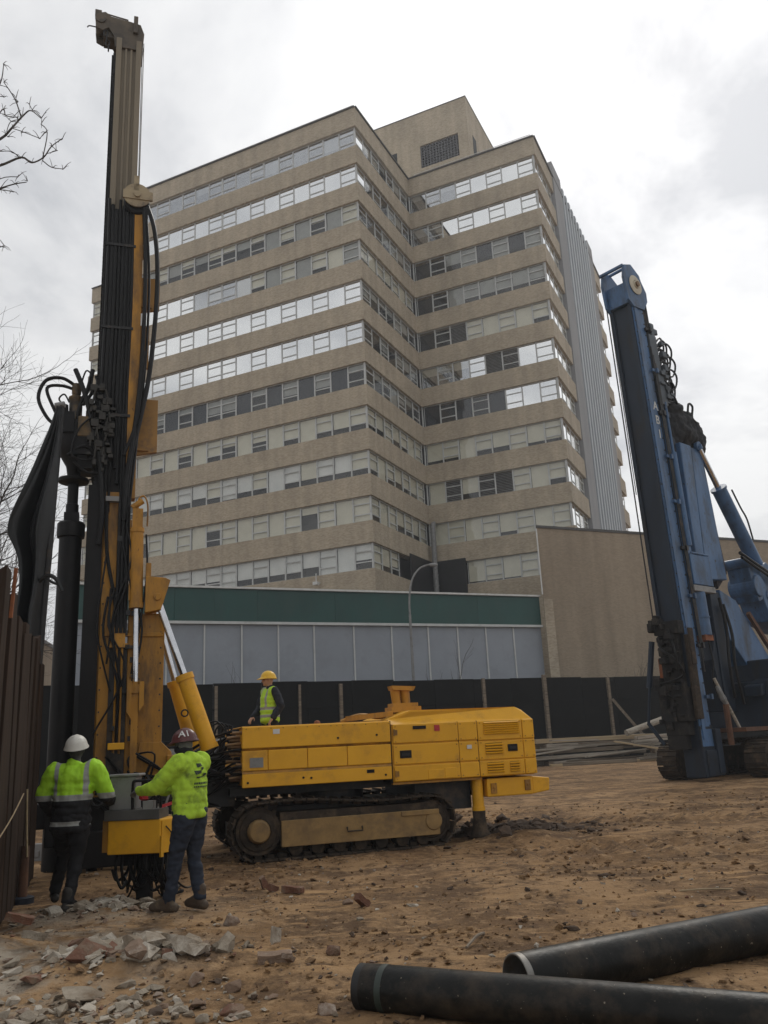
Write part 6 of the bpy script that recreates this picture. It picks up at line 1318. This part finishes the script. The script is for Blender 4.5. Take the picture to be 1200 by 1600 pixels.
for i in range(7):
    s = V(12.6, 45.2, 0.06 + 0.17 * i) + V(RL.uniform(-0.5, 0.5), RL.uniform(-0.5, 0.9), 0); e = s + V(RL.uniform(2.6, 4.0), RL.uniform(0.4, 1.9), RL.uniform(-0.03, 0.2))
    board(s, e, RL.uniform(0.3, 0.55), RL.uniform(0.10, 0.18), RL.choice([WOODD, WOODG, WOODG]), 'weathered plank in the messy end of the timber pile behind the blue rig')
wp = MB(); wp.cyl((12.2, 46.2, 1.42), (15.6, 47.6, 2.35), 0.16, n=16); tag(wp.build('plastic_pipe', WOODG, None, True), 'pale pipe lying on the timber pile behind the blue rig', 'pipe')
lam = MB(); lam.tube([(6.0, 44.0, 0), (6.02, 44.0, 1.3), (6.2, 44.05, 1.5), (6.8, 44.3, 1.5), (7.0, 44.4, 1.3), (7.0, 44.4, 0)], 0.035, 7, 3); tag(lam.build('barrier_hoop', WOODL, None, True), 'pale tubular barrier hoop beside the timber pile', 'barrier')
# dark equipment in front of the hoarding
eq = thing('dark_generator', 'dark equipment box standing in the shade before the hoarding behind the mast', 'generator', (-8.2, 37.5, 0), 0.3)
MB().box(-2.2, 2.2, -0.7, 0.7, 0.15, 2.0).build('cabinet', HOARD, eq, bevel=0.04); MB().box(-2.3, 2.3, -0.75, 0.75, 0.0, 0.15).build('skid', STEEL, eq); MB().box(-2.0, -1.0, -0.73, -0.70, 1.2, 1.7).build('vent', GREY, eq)

# ------------------------------------------------------------------ rubble, bricks, clods and gravel
def rock_mesh(seed, npts=16, flat=0.7):
    rd = random.Random(seed); bm = bmesh.new()
    for i in range(npts):
        v_ = V(rd.gauss(0, 1), rd.gauss(0, 1), rd.gauss(0, 1)).normalized() * rd.uniform(0.72, 1.0); bm.verts.new((v_.x, v_.y * rd.uniform(0.8, 1), v_.z * flat))
    r_ = bmesh.ops.convex_hull(bm, input=bm.verts[:]); junk = [g for g in r_['geom_interior'] + r_['geom_unused'] if isinstance(g, bmesh.types.BMVert)]
    bmesh.ops.delete(bm, geom=list(set(junk)), context='VERTS'); bmesh.ops.recalc_face_normals(bm, faces=bm.faces[:]); me = bpy.data.meshes.new('rock'); bm.to_mesh(me); bm.free(); return me
def rough_rock(seed, size, m, flat=0.7, npts=14):
    me = rock_mesh(seed, npts, flat); bm = bmesh.new(); bm.from_mesh(me); bmesh.ops.bevel(bm, geom=bm.edges[:], offset=0.05, segments=1, affect='EDGES'); bmesh.ops.triangulate(bm, faces=bm.faces[:]); bmesh.ops.subdivide_edges(bm, edges=bm.edges[:], cuts=1)
    for v_ in bm.verts:
        v_.co *= 1 + 0.10 * noise.fractal(v_.co * 2.6 + V(seed, 0, 0), 0.8, 2, 3)
    bm.to_mesh(me); bm.free()
    for v_ in me.vertices: v_.co *= size
    me.materials.append(m); return me
def chunk(px, py, size, m, label, cat='rock', flat=0.7, seed=0, name='rubble_chunk', sc=(1, 1, 1), rot=(0, 0, 0), dz=0.35):
    p = gnd(px, py); o = link(name, rough_rock(seed, size, m, flat)); o.scale = sc; o.rotation_euler = rot; o.location = p + V(0, 0, size * flat * sc[2] * dz); return tag(o, label, cat, 'loose rubble on the dirt')
def brick(px, py, m, label, rz, tilt=0.0, L=0.20, W=0.095, H=0.06, seed=0, dz=0.03, roll=0.0):
    p = gnd(px, py); rd = random.Random(seed); b = MB(); b.box(-L / 2, L / 2, -W / 2, W / 2, -H / 2, H / 2); me = b.mesh('brick', m); bm = bmesh.new(); bm.from_mesh(me); bmesh.ops.subdivide_edges(bm, edges=bm.edges[:], cuts=3, use_grid_fill=True)
    for v_ in bm.verts: v_.co += V(*(noise.noise(v_.co * 18 + V(seed + k * 9, 0, 0)) for k in range(3))) * 0.012
    bm.to_mesh(me); bm.free(); o = link('brick', me); o.location = p + V(0, 0, dz); o.rotation_euler = (roll, tilt, rz); return tag(o, label, 'brick', 'loose rubble on the dirt')
chunk(430, 1492, 0.085, CONCP, 'pale pointed concrete lump standing on a reddish slab', seed=3, sc=(0.8, 0.8, 1.6), flat=0.85, dz=0.85)
brick(430, 1512, PINK, 'reddish broken slab under the pale pointed lump', 0.15, L=0.26, W=0.14, H=0.06, seed=5, dz=0.03)
brick(449, 1517, PINK, 'small pale brick shard leaning by the reddish slab', 0.9, 0.5, L=0.10, W=0.06, H=0.03, seed=8, dz=0.05)
chunk(365, 1447, 0.115, PINK, 'pinkish angular stone behind the reddish slab', seed=6, flat=0.75)
brick(412, 1390, BRKR, 'red brick stub standing on end by the crawler', 0.4, 1.2, L=0.13, seed=11, dz=0.07)
brick(427, 1394, BRKR, 'broken brick fragment leaning beside the standing stub', 0.2, 0.35, L=0.12, W=0.07, seed=12, dz=0.035)
brick(458, 1398, BRKR, 'long red brick lying near the crawler track', -0.35, 0.06, L=0.24, seed=13, dz=0.035)
chunk(543, 1415, 0.07, PINK, 'small dark stone touching an orange brick chunk', seed=14); brick(566, 1420, BRKR, 'orange brick chunk tipped on its edge', 0.7, 0.7, L=0.14, W=0.10, seed=15, dz=0.065)
chunk(590, 1424, 0.04, CONCP, 'thin pale shard right of the orange brick chunk', seed=16, flat=0.3); chunk(645, 1419, 0.065, CONCP, 'white concrete lump alone on the open dirt', seed=17, flat=0.55, sc=(1.2, 0.8, 1))
chunk(563, 1440, 0.045, CONC, 'little pale stone below the orange brick chunk', seed=18, flat=0.5)
chunk(308, 1542, 0.085, PINK, 'tan triangular stone at the edge of the rubble heap', seed=19, flat=0.9); chunk(366, 1546, 0.085, PINK, 'wedge shaped tan stone right of the rubble heap', seed=20, flat=0.8)
chunk(520, 1495, 0.075, BRKR, 'dark red brick lump left of the pipe end', seed=21, flat=0.8); chunk(360, 1584, 0.085, BRKR, 'reddish brown stone at the bottom below the heap', seed=22, flat=0.65)
chunk(243, 1586, 0.085, CLOD, 'dark brown stone at the bottom left of the heap', seed=23, flat=0.6); chunk(598, 1582, 0.075, PINK, 'flat reddish stone against the nearest pipe', seed=24, flat=0.5, sc=(1.2, 0.8, 1))
chunk(512, 1596, 0.09, PINK, 'stone at the bottom edge left of the nearest pipe', seed=25, flat=0.6)
chunk(128, 1562, 0.19, CONC, 'large tilted flat concrete slab piece at lower left', seed=26, flat=0.22, sc=(1.25, 0.9, 1), rot=(0.25, 0.18, 0.6), dz=0.8)
brick(28, 1478, BRKR, 'brick stuck in the pale dust mound by the planks', 0.2, 0.25, L=0.24, seed=27, dz=0.14); brick(52, 1490, CONC, 'grey block edge poking out of the dust mound', 0.9, 0.3, L=0.18, seed=28, dz=0.10)
chunk(950, 1366, 0.10, CLOD, 'flat dark clod on the open dirt', seed=29, flat=0.35, sc=(1.5, 0.8, 1)); chunk(824, 1395, 0.05, CLOD, 'small dark stone left of the flat clod', seed=30); chunk(893, 1454, 0.065, CLOD, 'dark lump of earth above the silver pipe end', seed=31, flat=0.5, sc=(1.4, 0.9, 1))
chunk(1095, 1418, 0.045, CLOD, 'tiny dark stone above the far pipe', seed=32, flat=0.6); chunk(318, 1596, 0.06, CONC, 'small grey stone at the bottom edge below the heap', seed=33)
twg = MB(); p = gnd(745, 1474); twg.tube([p + V(-0.10, -0.22, 0.02), p + V(0.0, 0.0, 0.05), p + V(0.08, 0.2, 0.03)], 0.012, 6); tag(twg.build('stick', WOODD), 'short broken stick on the dirt left of the far pipe', 'stick')
twg = MB(); p = gnd(1105, 1391); twg.tube([p + V(-0.28, 0.02, 0.02), p + V(0.0, 0.0, 0.03), p + V(0.25, -0.02, 0.02)], 0.009, 6); tag(twg.build('stick', WOODL), 'thin pale stick on the dirt above the far pipe', 'stick')
def scatter(name, n, mats, fn, protos=10, flat=0.7, label=None, cat=None, seed=1, npts=9):
    rd = random.Random(seed); pm = [rock_mesh(100 + seed * 20 + i, npts, flat) for i in range(protos)]; pv_ = [[v_.co.copy() for v_ in m.vertices] for m in pm]; pf = [[tuple(p_.vertices) for p_ in m.polygons] for m in pm]
    mb = MB()
    for i in range(n):
        q = fn(rd)
        if q is None: continue
        x_, y_, s_, mi = q; k = rd.randrange(protos); M = Matrix.Translation((x_, y_, gz(x_, y_) + s_ * 0.25)) @ Matrix.Rotation(rd.uniform(0, 6.3), 4, 'Z') @ Matrix.Rotation(rd.uniform(-0.5, 0.5), 4, 'X') @ Matrix.Diagonal((s_ * rd.uniform(0.8, 1.5), s_, s_ * rd.uniform(0.6, 1.1), 1)); mb.cur = mi
        mb.add([M @ v_ for v_ in pv_[k]], pf[k])
    o = mb.build(name, mats); kind(o, 'stuff'); tag(o, label, cat); return o
def hp1(rd):
    c = gnd(205, 1508); x_, y_ = rd.gauss(c.x, 0.31), rd.gauss(c.y, 0.17); s_ = min(0.016 + rd.expovariate(1 / 0.040), 0.17); return x_, y_, s_, rd.choice([0, 0, 0, 1, 1, 1, 2, 3])
scatter('concrete_rubble', 600, [CONC, CONCP, PINK, BRKR], hp1, 14, label='heap of broken grey concrete lumps in the left foreground', cat='rubble', seed=2, npts=11)
def hp2(rd):
    c = gnd(150, 1428); x_, y_ = rd.gauss(c.x, 0.32), rd.gauss(c.y, 0.20); s_ = min(0.012 + rd.expovariate(1 / 0.028), 0.12); return x_, y_, s_, rd.choice([0, 0, 1, 1, 2])
scatter('concrete_rubble', 420, [CONC, CONCP, PINK], hp2, 12, label='grey rubble scattered round the boots of the white helmet worker', cat='rubble', seed=3, npts=11)
def hp3(rd):
    c = gnd(110, 1590); x_, y_ = rd.gauss(c.x, 0.55), rd.gauss(c.y, 0.30); s_ = min(0.010 + rd.expovariate(1 / 0.020), 0.08); return x_, y_, s_, rd.choice([0, 1, 1, 0, 2])
scatter('concrete_rubble', 420, [CONC, CONCP, PINK], hp3, 12, label='pale concrete crumbs along the bottom left corner', cat='rubble', seed=4, npts=10)
def gr(rd):
    y_ = 4.3 + 16 * rd.random() ** 1.8; x_ = rd.uniform(-0.42, 0.55) * (y_ + 1); s_ = min(0.005 + rd.expovariate(1 / 0.008), 0.05)
    if x_ > 0.3 and rd.random() < 0.35: return None
    return x_, y_, s_, rd.choice([0, 1, 2, 3, 4, 5, 5, 5, 5, 5, 5, 5])
scatter('gravel', 11000, [CONC, CONCP, PINK, BRKR, CLOD, DIRT], gr, 10, label='small stones and crumbs strewn over the brown dirt', cat='gravel', seed=5, npts=8)
CC = [(random.Random(900 + i).uniform(-0.30, 0.50), random.Random(950 + i).uniform(5, 21)) for i in range(75)]
def dc(rd):
    fx_, y0_ = rd.choice(CC); sp = 0.10 + 0.035 * y0_; x_, y_ = rd.gauss(fx_ * y0_, sp * 1.5), rd.gauss(y0_, sp); return x_, y_, min(0.007 + rd.expovariate(1 / (0.007 + 0.0008 * y0_)), 0.055), rd.choice([0, 0, 0, 0, 0, 0, 0, 0, 1])
scatter('dirt_clods', 3600, [DIRT, CLOD], dc, 10, label='patches of loose brown clods lying over the dirt', cat='dirt', seed=7, npts=9)
def md(rd):
    a = rd.uniform(0, 6.3); r_ = abs(rd.gauss(0, 0.55)); c = V(1.95, 15.7, 0); return c.x + math.cos(a) * r_ * 1.3, c.y + math.sin(a) * r_ * 1.7, min(0.02 + rd.expovariate(1 / 0.04), 0.2), 0
scatter('mud', 620, [CLOD], md, 10, label='dark churned mud clods round the foot of the rear jack', cat='mud', seed=6, npts=12)

bpy.data.scenes.remove(TMP)

# ------------------------------------------------------------------ thin scattering air added over the whole place to imitate backlit glare
veil_b = MB().box(-520, 520, -75, 920, -1.4, 78)
hm = bpy.data.materials.new('glare_air'); hm.use_nodes = True; ht = hm.node_tree; ht.nodes.remove(ht.nodes['Principled BSDF'])
pvn = ht.nodes.new('ShaderNodeVolumePrincipled'); pvn.inputs['Color'].default_value = (0.9, 0.92, 0.95, 1); pvn.inputs['Density'].default_value = 0.0010; pvn.inputs['Anisotropy'].default_value = 0.3
ht.links.new(pvn.outputs[0], [n_ for n_ in ht.nodes if n_.type == 'OUTPUT_MATERIAL'][0].inputs['Volume'])
veil_o = veil_b.build('glare_veil', hm); kind(veil_o, 'stuff'); tag(veil_o, 'thin pale air volume added over the whole site to imitate glare', 'glare_veil')
